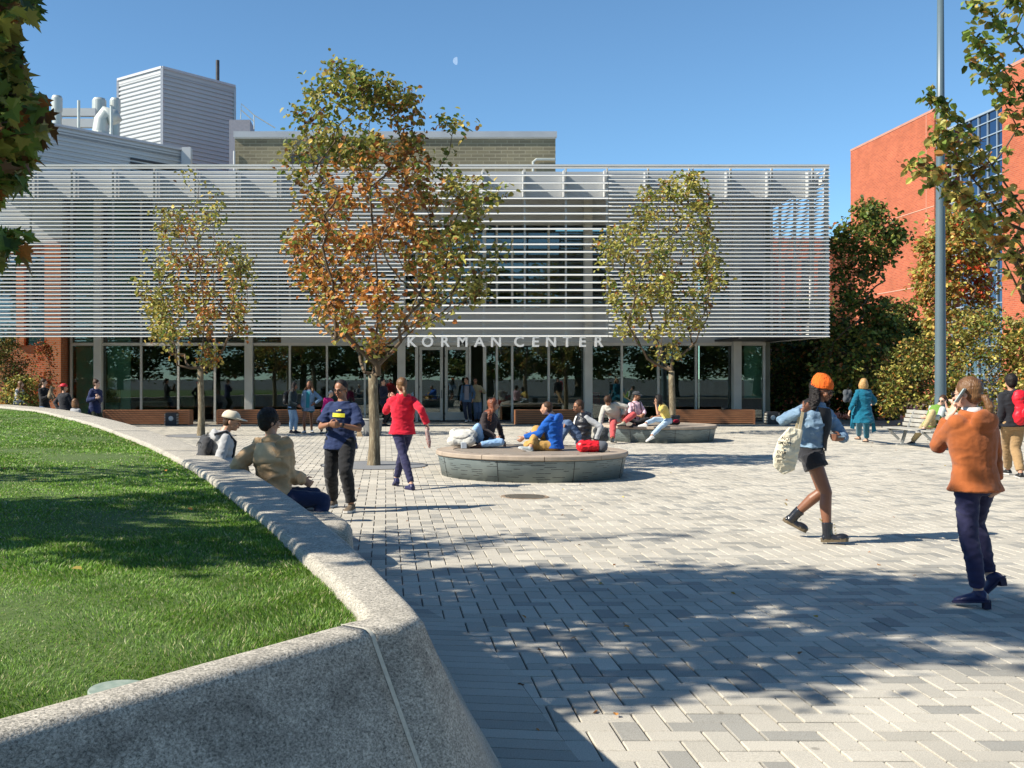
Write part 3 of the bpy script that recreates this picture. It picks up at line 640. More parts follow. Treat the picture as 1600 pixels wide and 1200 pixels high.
m = MB(); m.box(X1 - .03, X1 + 1.03, yb - .03, ya, z1, z1 + .18); m.box(X3 - .03, X3 + 3, ye - 26, ye + .03, z3, z3 + .2); m.build('stone_coping', pm('rosy coping', (.50,.25,.17), (.42,.2,.14), scale=1), rb)
m = MB(); m.box(X1 - .03, X1 - .001, yb + 1.2, yb + 1.25, 0, z1); 
zz = CH + (592 - 345) * (X1 * FPX / (1388 - CX)) / FPX; m.box(X1 - .03, X1 - .001, yb, ya, zz, zz + .06); m.box(X1 - .03, X1 - .001, yb, ya, zz - 6, zz - 5.94); m.build('expansion_joint', pm('pale joint', (.62,.34,.24), (.6,.32,.22)), rb)
b3 = thing('low_brick_building', 'low dark red brick building glimpsed behind the right end of the louvres', 'building', (22, 58, 0))
m = MB(); m.box(XF(1180, 58), XF(1336, 58), 58, 66, 0, U(0, 372, 58).z); m.build('brick_wall', M_red, b3)
m = MB(); 
for k in range(4): xx = XF(1200 + k * 26, 58); m.box(xx, xx + .35, 57.95, 58.0, 3, 8)
m.build('window', M_dark, b3)
# moon
mn = MB(); th = [R(a) for a in range(-90, 91, 12)]; D = 5000.; c0 = U(714, 95, D); rr = 6.2 * D / FPX
V = [(c0.x - rr * math.cos(t), D, c0.z + rr * math.sin(t)) for t in th] + [(c0.x + rr * .15 * math.cos(t), D, c0.z + rr * math.sin(t)) for t in reversed(th)]
V2 = [(a, b + 3, c_) for a, b, c_ in V]; n_ = len(V); mn.add(V + V2, [tuple(range(n_)), tuple(range(2*n_-1, n_-1, -1))] + [(i, (i+1)%n_, (i+1)%n_+n_, i+n_) for i in range(n_)])
mm = bpy.data.materials.new('pale moon'); mm.use_nodes = True; nn_ = mm.node_tree; pb_ = nn_.nodes['Principled BSDF']; pb_.inputs['Base Color'].default_value = (.8,.8,.8,1); pb_.inputs['Alpha'].default_value = .12
pb_.inputs['Emission Color'].default_value = (.75,.85,1,1); pb_.inputs['Emission Strength'].default_value = .5
mo = mn.build('moon', mm); tag(mo, 'pale half moon in the clear blue sky', 'moon'); mo.rotation_euler = (0, 0, 0)
# ================================================================= trees
M_bark = pm('light brown bark', (.23,.18,.11), (.10,.08,.05), scale=9, stretch=(1, 1, .25), rough=.9, bump=.9, bscale=26, c3=(.30,.26,.17), s3=30, f3=.35)
M_twig = pm('twig bark', (.13,.09,.055), (.09,.065,.04), scale=9, rough=.9)
M_leaf = attr_mat('autumn leaf', rough=.5, transl=.38, spec=.35)
def leaf_mesh(P, size, cols, lobed=False, droop=.45, up=.5, seed=1, fold=.35):
    r = np.random.default_rng(seed); n = len(P)
    size = np.asarray(size) * r.uniform(.7, 1.25, n)
    a = r.uniform(0, 2 * np.pi, n); d = np.stack([np.cos(a), np.sin(a), -droop + r.normal(0, .45, n)], 1); d /= np.linalg.norm(d, axis=1)[:, None]
    nn = np.stack([r.normal(0, .6, n), r.normal(0, .6, n), up + np.abs(r.normal(0, .6, n))], 1)
    s = np.cross(d, nn); s /= np.linalg.norm(s, axis=1)[:, None]; nn = np.cross(s, d)
    if lobed:
        out = [(0, .02), (.14, .10), (.36, .02), (.34, .22), (.56, .40), (.33, .42), (.36, .62), (.20, .56), (.0, 1.0)]
        right = out; pts = right + [(-x, y) for x, y in reversed(right[1:-1])]
        k = len(pts); ctr = k; V = np.zeros((n, k + 1, 3), dtype=np.float32)
        for i, (x, y) in enumerate(pts + [(0, .38)]):
            V[:, i] = P + (d * y + s * x + nn * (abs(x) * fold * .8 - y * y * .18)) * size[:, None]
        tri = np.array([[ctr, i, (i + 1) % k] for i in range(k)]); F = ((np.arange(n) * (k + 1))[:, None, None] + tri[None]).reshape(-1, 3); m = k
    else:
        pts = [(0, 0), (-.36, .22), (-.34, .66), (0, 1), (.34, .66), (.36, .22)]
        V = np.zeros((n, 6, 3), dtype=np.float32)
        for i, (x, y) in enumerate(pts): V[:, i] = P + (d * y + s * x + nn * (abs(x) * fold - y * y * .15)) * size[:, None]
        q = np.array([[0, 3, 2, 1], [0, 5, 4, 3]]); F = ((np.arange(n) * 6)[:, None, None] + q[None]).reshape(-1, 4); m = 2
    return V.reshape(-1, 3), F, np.repeat(np.clip(cols, .008, .8), m, 0)
def sample_env(base, env, Y, n, r, depth=.85, clump=.0, cs=1.3, shell=.5):
    """env rows (py, pxl, pxr) in the photograph at distance Y -> points in a volume around the trunk"""
    rows = [((CH - (py - CY) * Y / FPX), (a - CX) * Y / FPX, (b - CX) * Y / FPX) for py, a, b in env]; rows.sort()
    zs = np.array([q[0] for q in rows]); xl = np.array([q[1] for q in rows]); xr = np.array([q[2] for q in rows])
    out = []
    while len(out) < n:
        z = r.uniform(zs[0], zs[-1]); a, b = np.interp(z, zs, xl), np.interp(z, zs, xr); cx_, hw = (a + b) / 2, (b - a) / 2
        if r.random() > hw / ((xr - xl).max() / 2): continue
        t = r.uniform(0, 2 * math.pi); q = math.sqrt(r.uniform(shell * .3, 1)); q = max(q, math.sqrt(r.random()))
        p = Vector((cx_ + hw * q * math.cos(t), base[1] + hw * q * math.sin(t) * depth, z))
        if clump and mnoise.noise(Vector((p.x * cs, p.y * cs, p.z * cs)) + Vector((base[0], base[1], 3))) < clump: continue
        out.append(p)
    return out
def skeleton(base, split, top, targets, r, step=.28, lean=(0, 0), rise=.55):
    pos = [Vector(base)]; par = [-1]; nt_ = 5
    for k in range(1, nt_ + 1):
        t = k / nt_; pos.append(Vector((base[0] + lean[0] * t * .5 + .015 * math.sin(t * 5), base[1] + .01 * math.cos(t * 4), base[2] + (split - base[2]) * t))); par.append(len(pos) - 2)
    ntrunk = len(pos); n_ = int((top - split) / .35)
    for k in range(n_): t = (k + 1) / n_; pos.append(Vector((pos[ntrunk - 1].x + lean[0] * t * .5 + .09 * math.sin(t * 6), pos[ntrunk - 1].y + .08 * math.sin(t * 5 + 1), split + (top - split) * t))); par.append(len(pos) - 2)
    targets = sorted(targets, key=lambda p: (p - Vector((base[0], base[1], split))).length)
    arr = np.array([tuple(p) for p in pos]); first = ntrunk - 1; tips = []
    for p in targets:
        a = arr[first:]; dv = np.array(tuple(p)) - a; hd = np.hypot(dv[:, 0], dv[:, 1]); dist = np.linalg.norm(dv, axis=1)
        cost = dist + 1.6 * np.maximum(0, rise * hd - dv[:, 2]) + .03 * np.arange(len(a)) / 100
        q = int(np.argmin(cost)) + first; a0 = pos[q]; L = (p - a0).length; m = max(1, int(L / step)); cur = q; new = []
        for k in range(1, m + 1):
            t = k / m; w_ = a0.lerp(p, t); w_.z += -.10 * L * math.sin(t * math.pi) * .5; w_ += Vector((r.normal(0, .02), r.normal(0, .02), r.normal(0, .015))) * (k < m)
            pos.append(w_); par.append(cur); cur = len(pos) - 1; new.append(tuple(w_))
        tips.append(cur); arr = np.vstack([arr, new])
    return pos, par, ntrunk, tips
def tree(name, label, base, env, split, top, ntar, nleaf, lsize, colf, seed, trunk_r=.11, Y=None, lobed=False, cull=None, group=None, extra=(), depth=.85, clump=-.12, spread=.16, bare=0., lean=(0, 0), rise=.55, leafmat=None, cs=1.3, per=6, droop=.45):
    r = np.random.default_rng(seed); Y = Y or base[1]; base = Vector(base)
    tg = sample_env(base, env, Y, ntar, r, depth, clump, cs) + [Vector(e) for e in extra]
    pos, par, ntr, tips = skeleton(base, split, top, tg, r, lean=lean, rise=rise)
    cnt = np.zeros(len(pos)); child = [[] for _ in pos]
    for i in range(len(pos) - 1, 0, -1):
        if cnt[i] == 0: cnt[i] = 1
        cnt[par[i]] += cnt[i]; child[par[i]].append(i)
    rad = .0045 * cnt ** .56; sc = trunk_r * .8 / rad[ntr - 1]; rad = rad * (sc ** (np.clip(cnt / cnt[ntr - 1], 0, 1) ** .3)); rad = np.maximum(rad, .004); rad[ntr:] = np.minimum(rad[ntr:], trunk_r * .52)
    t = thing(name, label, 'tree', base, group)
    tb = MB(); pts = [pos[i] for i in range(ntr)]; rr = [trunk_r * (1.0 + .28 * math.exp(-k * 1.4)) * (1 - .16 * k / ntr) for k in range(ntr)]
    pts = [pts[0] - Vector((0, 0, .06))] + pts; rr = [trunk_r * 1.45] + rr
    tb.tube(pts, rr, 14); tb.build('trunk', M_bark, t, smooth=True)
    b = MB(); idx = [i for i in range(ntr, len(pos))]
    for i in idx:
        p0, p1 = pos[par[i]], pos[i]; r0, r1 = rad[par[i]] if par[i] >= ntr else rad[i] * 1.05, rad[i]
        r0 = min(r0, r1 * 1.5); d = p1 - p0
        if d.length < 1e-4: continue
        b.tube([p0, p1], [r0, r1], 5 if r1 < .02 else 8, caps=False)
    big = b.build('branches', M_twig if trunk_r < .4 else M_bark, t, smooth=True)
    # leaves sit along the thin twigs
    fine = [i for i in idx if cnt[i] <= per]; tipset = set(tips)
    base_pts = np.array([tuple(pos[i]) for i in fine]); wts = np.array([2.2 if cnt[i] <= 1.5 else 1. for i in fine])
    if bare: # thin out the leaves near the top
        zz = base_pts[:, 2]; wts = wts * np.clip(1 - bare * np.clip((zz - split) / (top - split) - .35, 0, 1) * 1.6, .04, 1)
    pick = r.choice(len(fine), nleaf, p=wts / wts.sum()); off = r.normal(0, 1, (nleaf, 3)) * spread * np.array([1, 1, .8])
    P = base_pts[pick] + off
    if cull is not None: P = P[cull(P)]
    C = colf(P, r)
    V, F, Cc = leaf_mesh(P, lsize, C, lobed, seed=seed, droop=droop)
    np_mesh('crown', V, F, leafmat or M_leaf, t, col=Cc)
    return t
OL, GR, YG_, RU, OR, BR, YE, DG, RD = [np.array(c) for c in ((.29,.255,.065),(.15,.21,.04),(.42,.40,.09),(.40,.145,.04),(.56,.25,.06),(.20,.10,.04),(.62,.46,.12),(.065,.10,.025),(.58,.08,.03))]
def mixcol(P, r, w):
    """w: list of (colour, weight array)"""
    n = len(P); W = np.stack([np.broadcast_to(np.asarray(q, dtype=float), (n,)) for _, q in w], 1); W = np.clip(W, 0, None)
    cl = np.array([mnoise.noise(Vector(p) * 1.1 + Vector((9, 2, 4))) for p in P]); W = W * (1 + .0 * cl[:, None])
    W = W / W.sum(1)[:, None]; u = r.random(n)[:, None]; k = (np.cumsum(W, 1) < u).sum(1).clip(0, len(w) - 1)
    C = np.array([c for c, _ in w])[k]; return C * (1 + r.normal(0, .2, (n, 1))) * (1 + .25 * cl[:, None])
def pxy(P): return P[:, 0] / P[:, 1] * FPX + CX, CY - (P[:, 2] - CH) / P[:, 1] * FPX
def bump2(x, y, cx, cy, sx, sy): return np.exp(-((x - cx) / sx) ** 2 - ((y - cy) / sy) ** 2)
def col1(P, r):
    x, y = pxy(P); o = bump2(x, y, 540, 400, 105, 95) + .7 * bump2(x, y, 600, 330, 60, 50) + .5 * bump2(x, y, 640, 230, 35, 60) + .4 * bump2(x, y, 590, 500, 60, 50)
    return mixcol(P, r, [(RU, 2.0 * o), (OR, 2.2 * o), (BR, .4 * o + .10), (OL, .70), (GR, .35 + .2 * (y < 260)), (YG_, .30 + .6 * bump2(x, y, 700, 450, 90, 90) + .4 * bump2(x, y, 470, 420, 40, 90)), (YE, .06 + .1 * o)])
def col2(P, r):
    x, y = pxy(P); o = bump2(x, y, 300, 410, 30, 60) + .8 * bump2(x, y, 335, 490, 40, 60) + .3 * bump2(x, y, 345, 550, 30, 30)
    return mixcol(P, r, [(RU, 1.3 * o), (OR, 1.0 * o), (BR, .12 + .3 * o), (OL, .7), (GR, .2), (YG_, .65), (YE, .25)])
def col3(P, r):
    x, y = pxy(P); return mixcol(P, r, [(RU, .10), (BR, .16), (OL, .95), (GR, .35), (YG_, .85), (YE, .16)])
env1 = [(100,516,534),(118,508,560),(132,492,612),(150,468,640),(175,458,648),(205,462,655),(240,447,662),(270,445,690),(300,453,765),(340,448,762),(375,448,740),(405,448,775),(430,445,762),(465,442,750),(500,485,700),(528,500,645),(556,535,612),(588,565,598)]
b1 = G(584, 727); ex = [U(708 + a, 200 + b, 21 + c) for a, b, c in ((0,0,0),(12,-8,.2),(-12,-12,-.1),(-6,40,.1),(-10,80,0))] + [U(522, 100, 21), U(530, 112, 21.2), U(785, 388, 21), U(780, 300, 20.6)]
tree('plaza_tree', 'tallest plaza tree with rust and olive autumn leaves, trunk rising from a round grey grate', b1, env1, 1.75, 7.1, 330, 9300, .108, col1, 11, trunk_r=.104, extra=ex, group='young trees on the plaza', clump=-.16, spread=.125, cs=2.3, rise=.85)
env2 = [(264,280,298),(290,285,345),(330,243,345),(370,240,350),(390,225,390),(420,235,396),(450,213,392),(480,225,388),(520,235,382),(560,245,345),(578,292,330)]
b2 = G(314, 681); tree('plaza_tree', 'slender plaza tree at the left with a rusty centre and thin leafless top twigs', b2, env2, 2.0, 7.4, 230, 3500, .120, col2, 12, trunk_r=.10, group='young trees on the plaza', bare=.75, clump=-.05, spread=.13, cs=1.5, rise=.9)
env3 = [(276,1042,1100),(300,1005,1100),(330,990,1115),(360,930,1120),(390,925,1115),(420,945,1130),(450,945,1127),(480,950,1112),(510,960,1100),(540,992,1090),(560,1002,1080),(575,1036,1064)]
b3_ = Vector((XF(1050, 32.6), 32.6, 0)); tree('plaza_tree', 'olive yellow plaza tree behind the far round bench', b3_, env3, 1.9, 7.3, 240, 4500, .125, col3, 13, trunk_r=.10, group='young trees on the plaza', clump=-.05, spread=.13, cs=1.5, rise=.85)
# grates round the trunks
M_grate = pm('dark resin gravel', (.16,.165,.17), (.24,.245,.25), scale=60, rough=.85)
for b_, lb in ((b1, 'dark grey round tree pit around the central tree'), (b2, 'dark grey round tree pit around the left tree')):
    tg_ = thing('tree_pit', lb, 'tree pit', (b_.x, b_.y, 0)); MB().lathe([(.14, .006), (1.0, .006), (1.0, -.01)], (b_.x, b_.y), 48, caps=False).build('gravel_disc', M_grate, tg_)
    MB().lathe([(1.0, .008), (1.03, .008), (1.03, -.01)], (b_.x, b_.y), 48, caps=False).build('steel_ring', M_dark, tg_)
# green maple and the autumn trees beyond the right end of the building
def colg(P, r): return mixcol(P, r, [(GR, 1.0), (DG, .6), (OL, .4), (YG_, .18), (RU, .10), (BR, .1)])
env4 = [(312,1338,1362),(335,1318,1385),(370,1300,1410),(400,1303,1390),(430,1302,1385),(470,1308,1380),(500,1308,1392),(540,1290,1430),(575,1270,1430),(610,1290,1410)]
t4 = tree('maple_tree', 'tall green maple standing just past the right end of the louvred building', (XF(1352, 41), 41, 0), env4, 2.2, 7.9, 300, 8500, .16, colg, 14, trunk_r=.13, clump=-.2, spread=.2, per=8)
def col5(P, r):
    x, y = pxy(P); return mixcol(P, r, [(YE, .55), (YG_, .8), (OR, .3), (RD, .1 + 2.2 * bump2(x, y, 1525, 440, 22, 30)), (OL, .6), (RU, .2), (GR, .15)])
env5 = [(332,1480,1505),(355,1450,1530),(390,1436,1535),(430,1432,1545),(470,1440,1545),(510,1455,1530),(550,1440,1510)]
tree('autumn_tree', 'yellow and orange autumn tree behind the tall lamp post', (XF(1488, 44), 44, 0), env5, 1.9, 7.6, 260, 6000, .17, col5, 15, trunk_r=.12, clump=-.2, spread=.2, per=8)
def col7(P, r): return mixcol(P, r, [(YG_, .7), (OL, .8), (GR, .5), (YE, .25), (BR, .25), (OR, .12), (DG, .3)])
for k, (pxc, Y, lb, env, n) in enumerate((
    (1425, 37.5, 'rounded bush with dull green leaves to the left of the lamp post', [(530,1410,1440),(560,1378,1470),(600,1372,1480),(640,1385,1475),(655,1395,1460)], 3600),
    (1535, 36.5, 'large olive and gold bush behind the man with the red backpack', [(485,1520,1560),(510,1490,1610),(550,1480,1640),(600,1480,1640),(640,1490,1620),(655,1500,1600)], 6500),
    (1640, 35.0, 'broad golden bush cut by the right edge of the picture', [(500,1600,1680),(540,1575,1710),(600,1570,1720),(650,1590,1700)], 4500))):
    tree('shrub', lb, (XF(pxc, Y), Y, 0), env, .5, 2.6, 150, n, .115, col7, 30 + k, trunk_r=.06, clump=-.3, spread=.17, per=8, rise=.2)
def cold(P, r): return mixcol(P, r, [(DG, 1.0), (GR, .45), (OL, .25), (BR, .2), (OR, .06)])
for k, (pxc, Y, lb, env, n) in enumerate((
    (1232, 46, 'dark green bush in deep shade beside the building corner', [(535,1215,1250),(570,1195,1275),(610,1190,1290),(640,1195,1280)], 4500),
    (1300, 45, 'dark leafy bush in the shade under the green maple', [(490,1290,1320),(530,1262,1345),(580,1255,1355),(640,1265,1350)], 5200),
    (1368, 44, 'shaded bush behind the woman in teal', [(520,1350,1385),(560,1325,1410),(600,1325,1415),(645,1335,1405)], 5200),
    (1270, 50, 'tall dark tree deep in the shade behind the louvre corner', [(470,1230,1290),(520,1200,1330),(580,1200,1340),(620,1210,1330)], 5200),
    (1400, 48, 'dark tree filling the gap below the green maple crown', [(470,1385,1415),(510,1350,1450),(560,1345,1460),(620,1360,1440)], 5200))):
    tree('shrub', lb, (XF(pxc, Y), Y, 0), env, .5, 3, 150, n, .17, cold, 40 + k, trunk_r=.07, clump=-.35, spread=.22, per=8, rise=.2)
# shrubs by the brick wing
def colr(P, r): return mixcol(P, r, [(RD, .5), (RU, .8), (BR, .7), (GR, .2)])
def cole(P, r): return mixcol(P, r, [(DG, .8), (BR, .5), (OL, .5), (RU, .25)])
tree('conifer', 'dark olive evergreen at the left edge against the brick wing', (XF(8, 38), 38, 0), [(530,-5,20),(560,-20,38),(590,-25,42),(640,-25,40)], .6, 2.8, 130, 4200, .08, cole, 51, trunk_r=.06, spread=.13, per=8, rise=.1)
tree('shrub', 'dark red bush in front of the brick wing', (XF(58, 39.5), 39.5, 0), [(538,60,72),(560,45,85),(600,30,80),(640,30,75)], .4, 2.2, 90, 2200, .09, colr, 52, trunk_r=.04, spread=.13, per=8, rise=.4)
tree('shrub', 'leafy yellow green shrub behind the girl with long brown hair', (XF(42, 37), 37, 0), [(588,30,55),(605,5,66),(640,0,66)], .3, 1.6, 90, 2200, .09, col7, 53, trunk_r=.03, spread=.12, per=8, rise=.3)
# elm-like tree cut by the right edge: long leafy shoots reach into the picture
def col6(P, r):
    x, y = pxy(P); low = np.clip((y - 150) / 150, 0, 1)
    return mixcol(P, r, [(GR * 1.4, .9 - .5 * low), (DG, .12), (OL, .35 + .5 * low), (YG_, .3 + .3 * low), (YE, .10 + .5 * low), (OR, .05 + .30 * low), (BR, .15 * low)])
b6 = Vector((XF(1700, 14), 14, 0)); sh = []
def shoot(p, q, n, Y0, Y1):
    for k in range(n + 1): t = k / n; sh.append(U(p[0] + (q[0] - p[0]) * t, p[1] + (q[1] - p[1]) * t - 12 * math.sin(t * 3.14), Y0 + (Y1 - Y0) * t))
for p, q, n, Y0, Y1 in (((1650,150),(1528,4),9,14,13.4),((1620,190),(1518,52),9,13.8,13.2),((1590,200),(1516,92),6,13.8,13.2),((1600,330),(1450,146),12,14,13.2),((1600,360),(1465,195),10,13.6,13),((1600,390),(1462,218),10,13.8,13.2),
                        ((1580,400),(1422,258),9,14,13.4),((1600,420),(1440,246),10,13.5,13),((1600,20),(1580,0),3,13.8,13.5),((1600,470),(1500,300),9,13.8,13.2)):
    shoot(p, q, n, Y0, Y1)
env6 = [(-420,1680,1760),(-250,1660,1830),(-80,1650,1850),(60,1650,1860),(160,1650,1860),(240,1640,1850),(330,1600,1840),(400,1582,1830),(470,1585,1820),(540,1600,1800)]
tree('edge_tree', 'leafy green and gold tree reaching in from the right edge with long arching shoots', b6, env6, 1.9, 8.5, 120, 3700, .100, col6, 16, trunk_r=.15, extra=sh, clump=-.3, spread=.055, per=9, rise=.5)
# maple whose low boughs hang in at the top left; it also shades the lawn and the foreground paving
def col8(P, r): return mixcol(P, r, [(GR * 1.25, .9), (DG * 1.4, .4), (OL * 1.1, .6), (YG_, .15), (BR, .25), (RU, .10)])
b8 = Vector((-5.2, 5.6, .7)); lo_ = []
r8 = np.random.default_rng(5)
for (y0, y1, x1) in ((-20,20,66),(20,45,38),(45,70,22),(70,100,42),(100,125,38),(125,145,70),(145,175,78),(175,205,84),(205,225,60),(225,265,40),(265,290,46),(290,312,14)):
    for _ in range(5):
        lo_.append(U(r8.uniform(-60, x1 - 12), r8.uniform(y0, y1), r8.uniform(6.6, 7.5)))
for _ in range(8): lo_.append(U(r8.uniform(-20, 50), r8.uniform(376, 402), 6.9))
def sphere_env(c, rx, ry, rz, n, r, keep=lambda p: True):
    out = []
    while len(out) < n:
        v = r.normal(0, 1, 3); v /= np.linalg.norm(v); v *= r.uniform(.35, 1) ** .5; p = Vector((c[0] + v[0] * rx, c[1] + v[1] * ry, c[2] + v[2] * rz))
        if keep(p): out.append(p)
    return out
MB_ = [(-60,66),(20,66),(30,40),(60,27),(90,42),(125,40),(140,72),(175,88),(205,92),(225,70),(265,60),(290,56),(306,18),(320,-40),(350,-40),(364,52),(404,42),(412,-40),(1200,-40)]
def cull8(P):
    x, y = pxy(P); b = np.interp(y, [q[0] for q in MB_], [q[1] for q in MB_]); return (P[:, 1] < .3) | (x < b - 14) | (y < -60)
def hidden(p): return p.y < .3 or (p.x / p.y * FPX + CX) < -170 or (CY - (p.z - CH) / p.y * FPX) < -60
ex8 = lo_ + sphere_env((-5.1, 6.0, 5.25), 2.7, 2.0, 2.6, 400, r8, hidden)
tree('big_maple', 'large dark green maple whose lobed leaves hang in at the top left corner', b8, [(-900,-900,-800),(-800,-900,-800)], 2.6, 7.6, 1, 12000, .145, col8, 17, trunk_r=.17, Y=5.6, lobed=True, cull=cull8, extra=ex8, spread=.14, per=10, rise=.15)
ex9 = sphere_env((-6.6, 9.3, 4.6), 1.7, 1.2, 1.5, 100, r8, lambda p: (p.x / p.y * FPX + CX) < -60)
tree('side_tree', 'small maple just outside the left edge shading the lawn', (-6.8, 9.0, .7), [(-900,-900,-800),(-800,-900,-800)], 2.4, 5.6, 1, 1500, .12, col8, 18, trunk_r=.09, Y=9, lobed=False, extra=ex9, spread=.15, per=10, rise=.3)
# trees behind the viewpoint: what the glass front reflects
def copy_tree(o):
    c = o.copy(); COL.objects.link(c)
    for ch in o.children: d = ch.copy(); COL.objects.link(d); d.parent = c
    return c
for k, (x, y, s) in enumerate(((-26,-22,1.5),(-17,-25,1.7),(-8,-21,1.5),(1,-24,1.7),(10,-20,1.45),(19,-23,1.6),(28,-21,1.5),(37,-24,1.7),(-35,-24,1.6),(46,-22,1.6))):
    c = copy_tree(t4); c.location = (x, y, 0); c.scale = (s * 1.7, s * 1.7, s); c.rotation_euler = (0, 0, k * 1.3); c['group'] = 'maples behind the viewpoint'; c['label'] = 'tall green maple standing behind the viewpoint, mirrored in the glass front'

# a scatter of fallen leaves
rf_ = np.random.default_rng(77); Pn = []
while len(Pn) < 110:
    Yf_ = rf_.uniform(5, 34); px_ = rf_.uniform(560, 1620); X_ = XF(px_, Yf_)
    if X_ > xb(Yf_) + .1 and (rf_.random() < .25 or abs(X_ - .8) < 2.2 or X_ > 9): Pn.append((X_, Yf_, .012))
for _ in range(14):
    Yf_ = rf_.uniform(3, 12); X_ = XF(rf_.uniform(0, 500), Yf_)
    if X_ < xi(Yf_) - .3 and Yf_ > 4.5: Pn.append((X_, Yf_, ZL + .05))
Pn = np.array(Pn); V, F, Cc = leaf_mesh(Pn, .04, mixcol(Pn, rf_, [(OR, .6), (YE, .5), (BR, .8), (RU, .5)]), droop=0., up=2.5, seed=9)
fo = np_mesh('fallen_leaves', V, F, M_leaf, None, col=Cc); tag(fo, 'dry fallen leaves scattered over the paving and lawn', 'leaves', kind='stuff')
# ================================================================= round benches
M_drum = pm('slate blue steel', (.15,.185,.185), (.20,.235,.23), scale=2.5, rough=.45, metal=.2)
M_slat = pm('weathered timber', (.30,.25,.20), (.23,.195,.155), scale=5, stretch=(1, 7, 1), rough=.75, bump=.2)
M_slat2 = pm('pale timber edge', (.42,.34,.26), (.31,.25,.195), scale=3, rough=.65)
def round_bench(name, label, c, Rb, rot):
    t = thing(name, label, 'bench', (c[0], c[1], 0), 'round benches on the plaza'); cx, cy = c
    MB().lathe([(Rb - .10, 0), (Rb - .035, .33), (Rb - .035, .345)], c, 72).build('drum', M_drum, t, smooth=True)
    d = MB(); r_ = random.Random(3)
    for row in range(9):
        a = r_.random() * .5; z = .05 + row * .033; rr = Rb - .10 + .065 * z / .33 + .001
        while a < 6.28:
            L = r_.uniform(.03, .16)
            if r_.random() < .62:
                m = 4; a0 = a
                for k in range(m):
                    p = [(cx + rr * math.cos(a0 + L * q / m), cy + rr * math.sin(a0 + L * q / m)) for q in (k, k + 1)]
                    d.add([(*p[0], z), (*p[1], z), (*p[1], z + .007), (*p[0], z + .007)], [(0, 1, 2, 3)])
            a += L + r_.uniform(.03, .22)
    d.build('drum_slots', M_black, t)
    j = MB()
    for k in range(8):
        a = rot + k * math.pi / 4; u = Vector((math.cos(a), math.sin(a), 0)); C = Vector((cx, cy, 0)); j.bar(C + u * (Rb - .098) , C + u * (Rb - .032) + Vector((0, 0, .34)), .006, .006)
    j.build('panel_joints', M_black, t)
    for k in range(10): # segmented timber rim
        a0 = rot + k * math.pi / 5 + .006 / Rb; a1 = rot + (k + 1) * math.pi / 5 - .006 / Rb; n = 10; m = MB(); V = []
        pr = [(Rb - .30, .35), (Rb - .30, .43), (Rb - .015, .43), (Rb, .415), (Rb, .365), (Rb - .015, .35)]
        for q in range(n + 1):
            a = a0 + (a1 - a0) * q / n
            for r_x, z in pr: V.append((cx + r_x * math.cos(a), cy + r_x * math.sin(a), z))
        F = []; w_ = len(pr)
        for q in range(n):
            for s_ in range(w_): F.append((q * w_ + s_, q * w_ + (s_ + 1) % w_, (q + 1) * w_ + (s_ + 1) % w_, (q + 1) * w_ + s_))
        F.append(tuple(range(w_))); F.append(tuple(n * w_ + s_ for s_ in range(w_)))
        m.add(V, F).build('timber_rim', M_slat2, t)
    m = MB(); y = -(Rb - .32)
    while y < Rb - .33: # plank deck clipped to the circle
        h0 = math.sqrt(max(0, (Rb - .31) ** 2 - max(abs(y), abs(y + .13)) ** 2)); 
        if h0 > .05: m.box(cx - h0, cx + h0, cy + y, cy + y + .122, .36, .427)
        y += .13
    m.build('plank_deck', M_slat, t); return t
bn1 = (2.52, 18.9); bn2 = ((1028 - CX) * 29.5 / FPX, 29.5)
round_bench('round_bench', 'large round timber topped bench with slotted slate drum nearest the viewer', bn1, 1.65, .31)
round_bench('round_bench', 'farther round bench under the olive tree with three people on its rim', bn2, 1.54, .05)
# timber benches along the glass front
M_cedar = pm('red brown cedar', (.36,.16,.075), (.26,.11,.05), scale=4, stretch=(.5, 1, 6), rough=.6)
def wood_bench(px0, px1, Y, label):
    x0, x1 = XF(px0, Y), XF(px1, Y); t = thing('timber_bench', label, 'bench', ((x0 + x1) / 2, Y, 0), 'slatted timber benches by the glass front')
    m = MB()
    for k in range(6): z = .04 + k * .075; m.box(x0, x1, Y, Y + .05, z, z + .06)
    m.build('front_slats', M_cedar, t)
    m = MB()
    for k in range(9): m.box(x0, x1, Y + .0 + k * .085, Y + .072 + k * .085, .49, .53)
    m.build('seat_slats', M_cedar, t); m = MB(); m.box(x0 + .03, x1 - .03, Y + .06, Y + .74, .0, .485); m.build('core', M_black, t)
    m = MB()
    for s_ in (x0 - .002, x1 - .06): m.box(s_, s_ + .062, Y - .004, Y + .77, 0, .485)
    m.build('end_board', M_cedar, t)
wood_bench(160, 296, 39.2, 'long red brown slatted bench crossed by striped sun at the left')
wood_bench(338, 500, 39.6, 'slatted timber bench behind the two men seated on the wall')
wood_bench(806, 910, 39.5, 'slatted timber bench between the blue hoodie man and the door')
wood_bench(1052, 1180, 39.8, 'slatted timber bench to the right of the olive tree')
for px, Y, lb in ((267, 38.7, 'dark square floodlight box against the left timber bench'), (1208, 39.6, 'dark square floodlight box near the right building corner')):
    x = XF(px, Y); t = thing('floodlight_box', lb, 'floodlight', (x, Y, 0)); m = MB(); m.box(x - .2, x + .2, Y, Y + .35, .0, .46); m.build('housing', M_dark, t, bevel=.01)
    m = MB(); m.sphere((x, Y, .25), .09, 14, 8, (1, .3, 1)); m.build('lens', pm('milky lens', (.6,.62,.62), (.5,.52,.52), rough=.2), t, smooth=True); m = MB()
    for k in range(4): m.box(x - .23, x - .2, Y - .02, Y + .3, .05 + k * .1, .11 + k * .1); m.box(x + .2, x + .23, Y - .02, Y + .3, .05 + k * .1, .11 + k * .1)
    m.build('cooling_fins', M_frame, t)
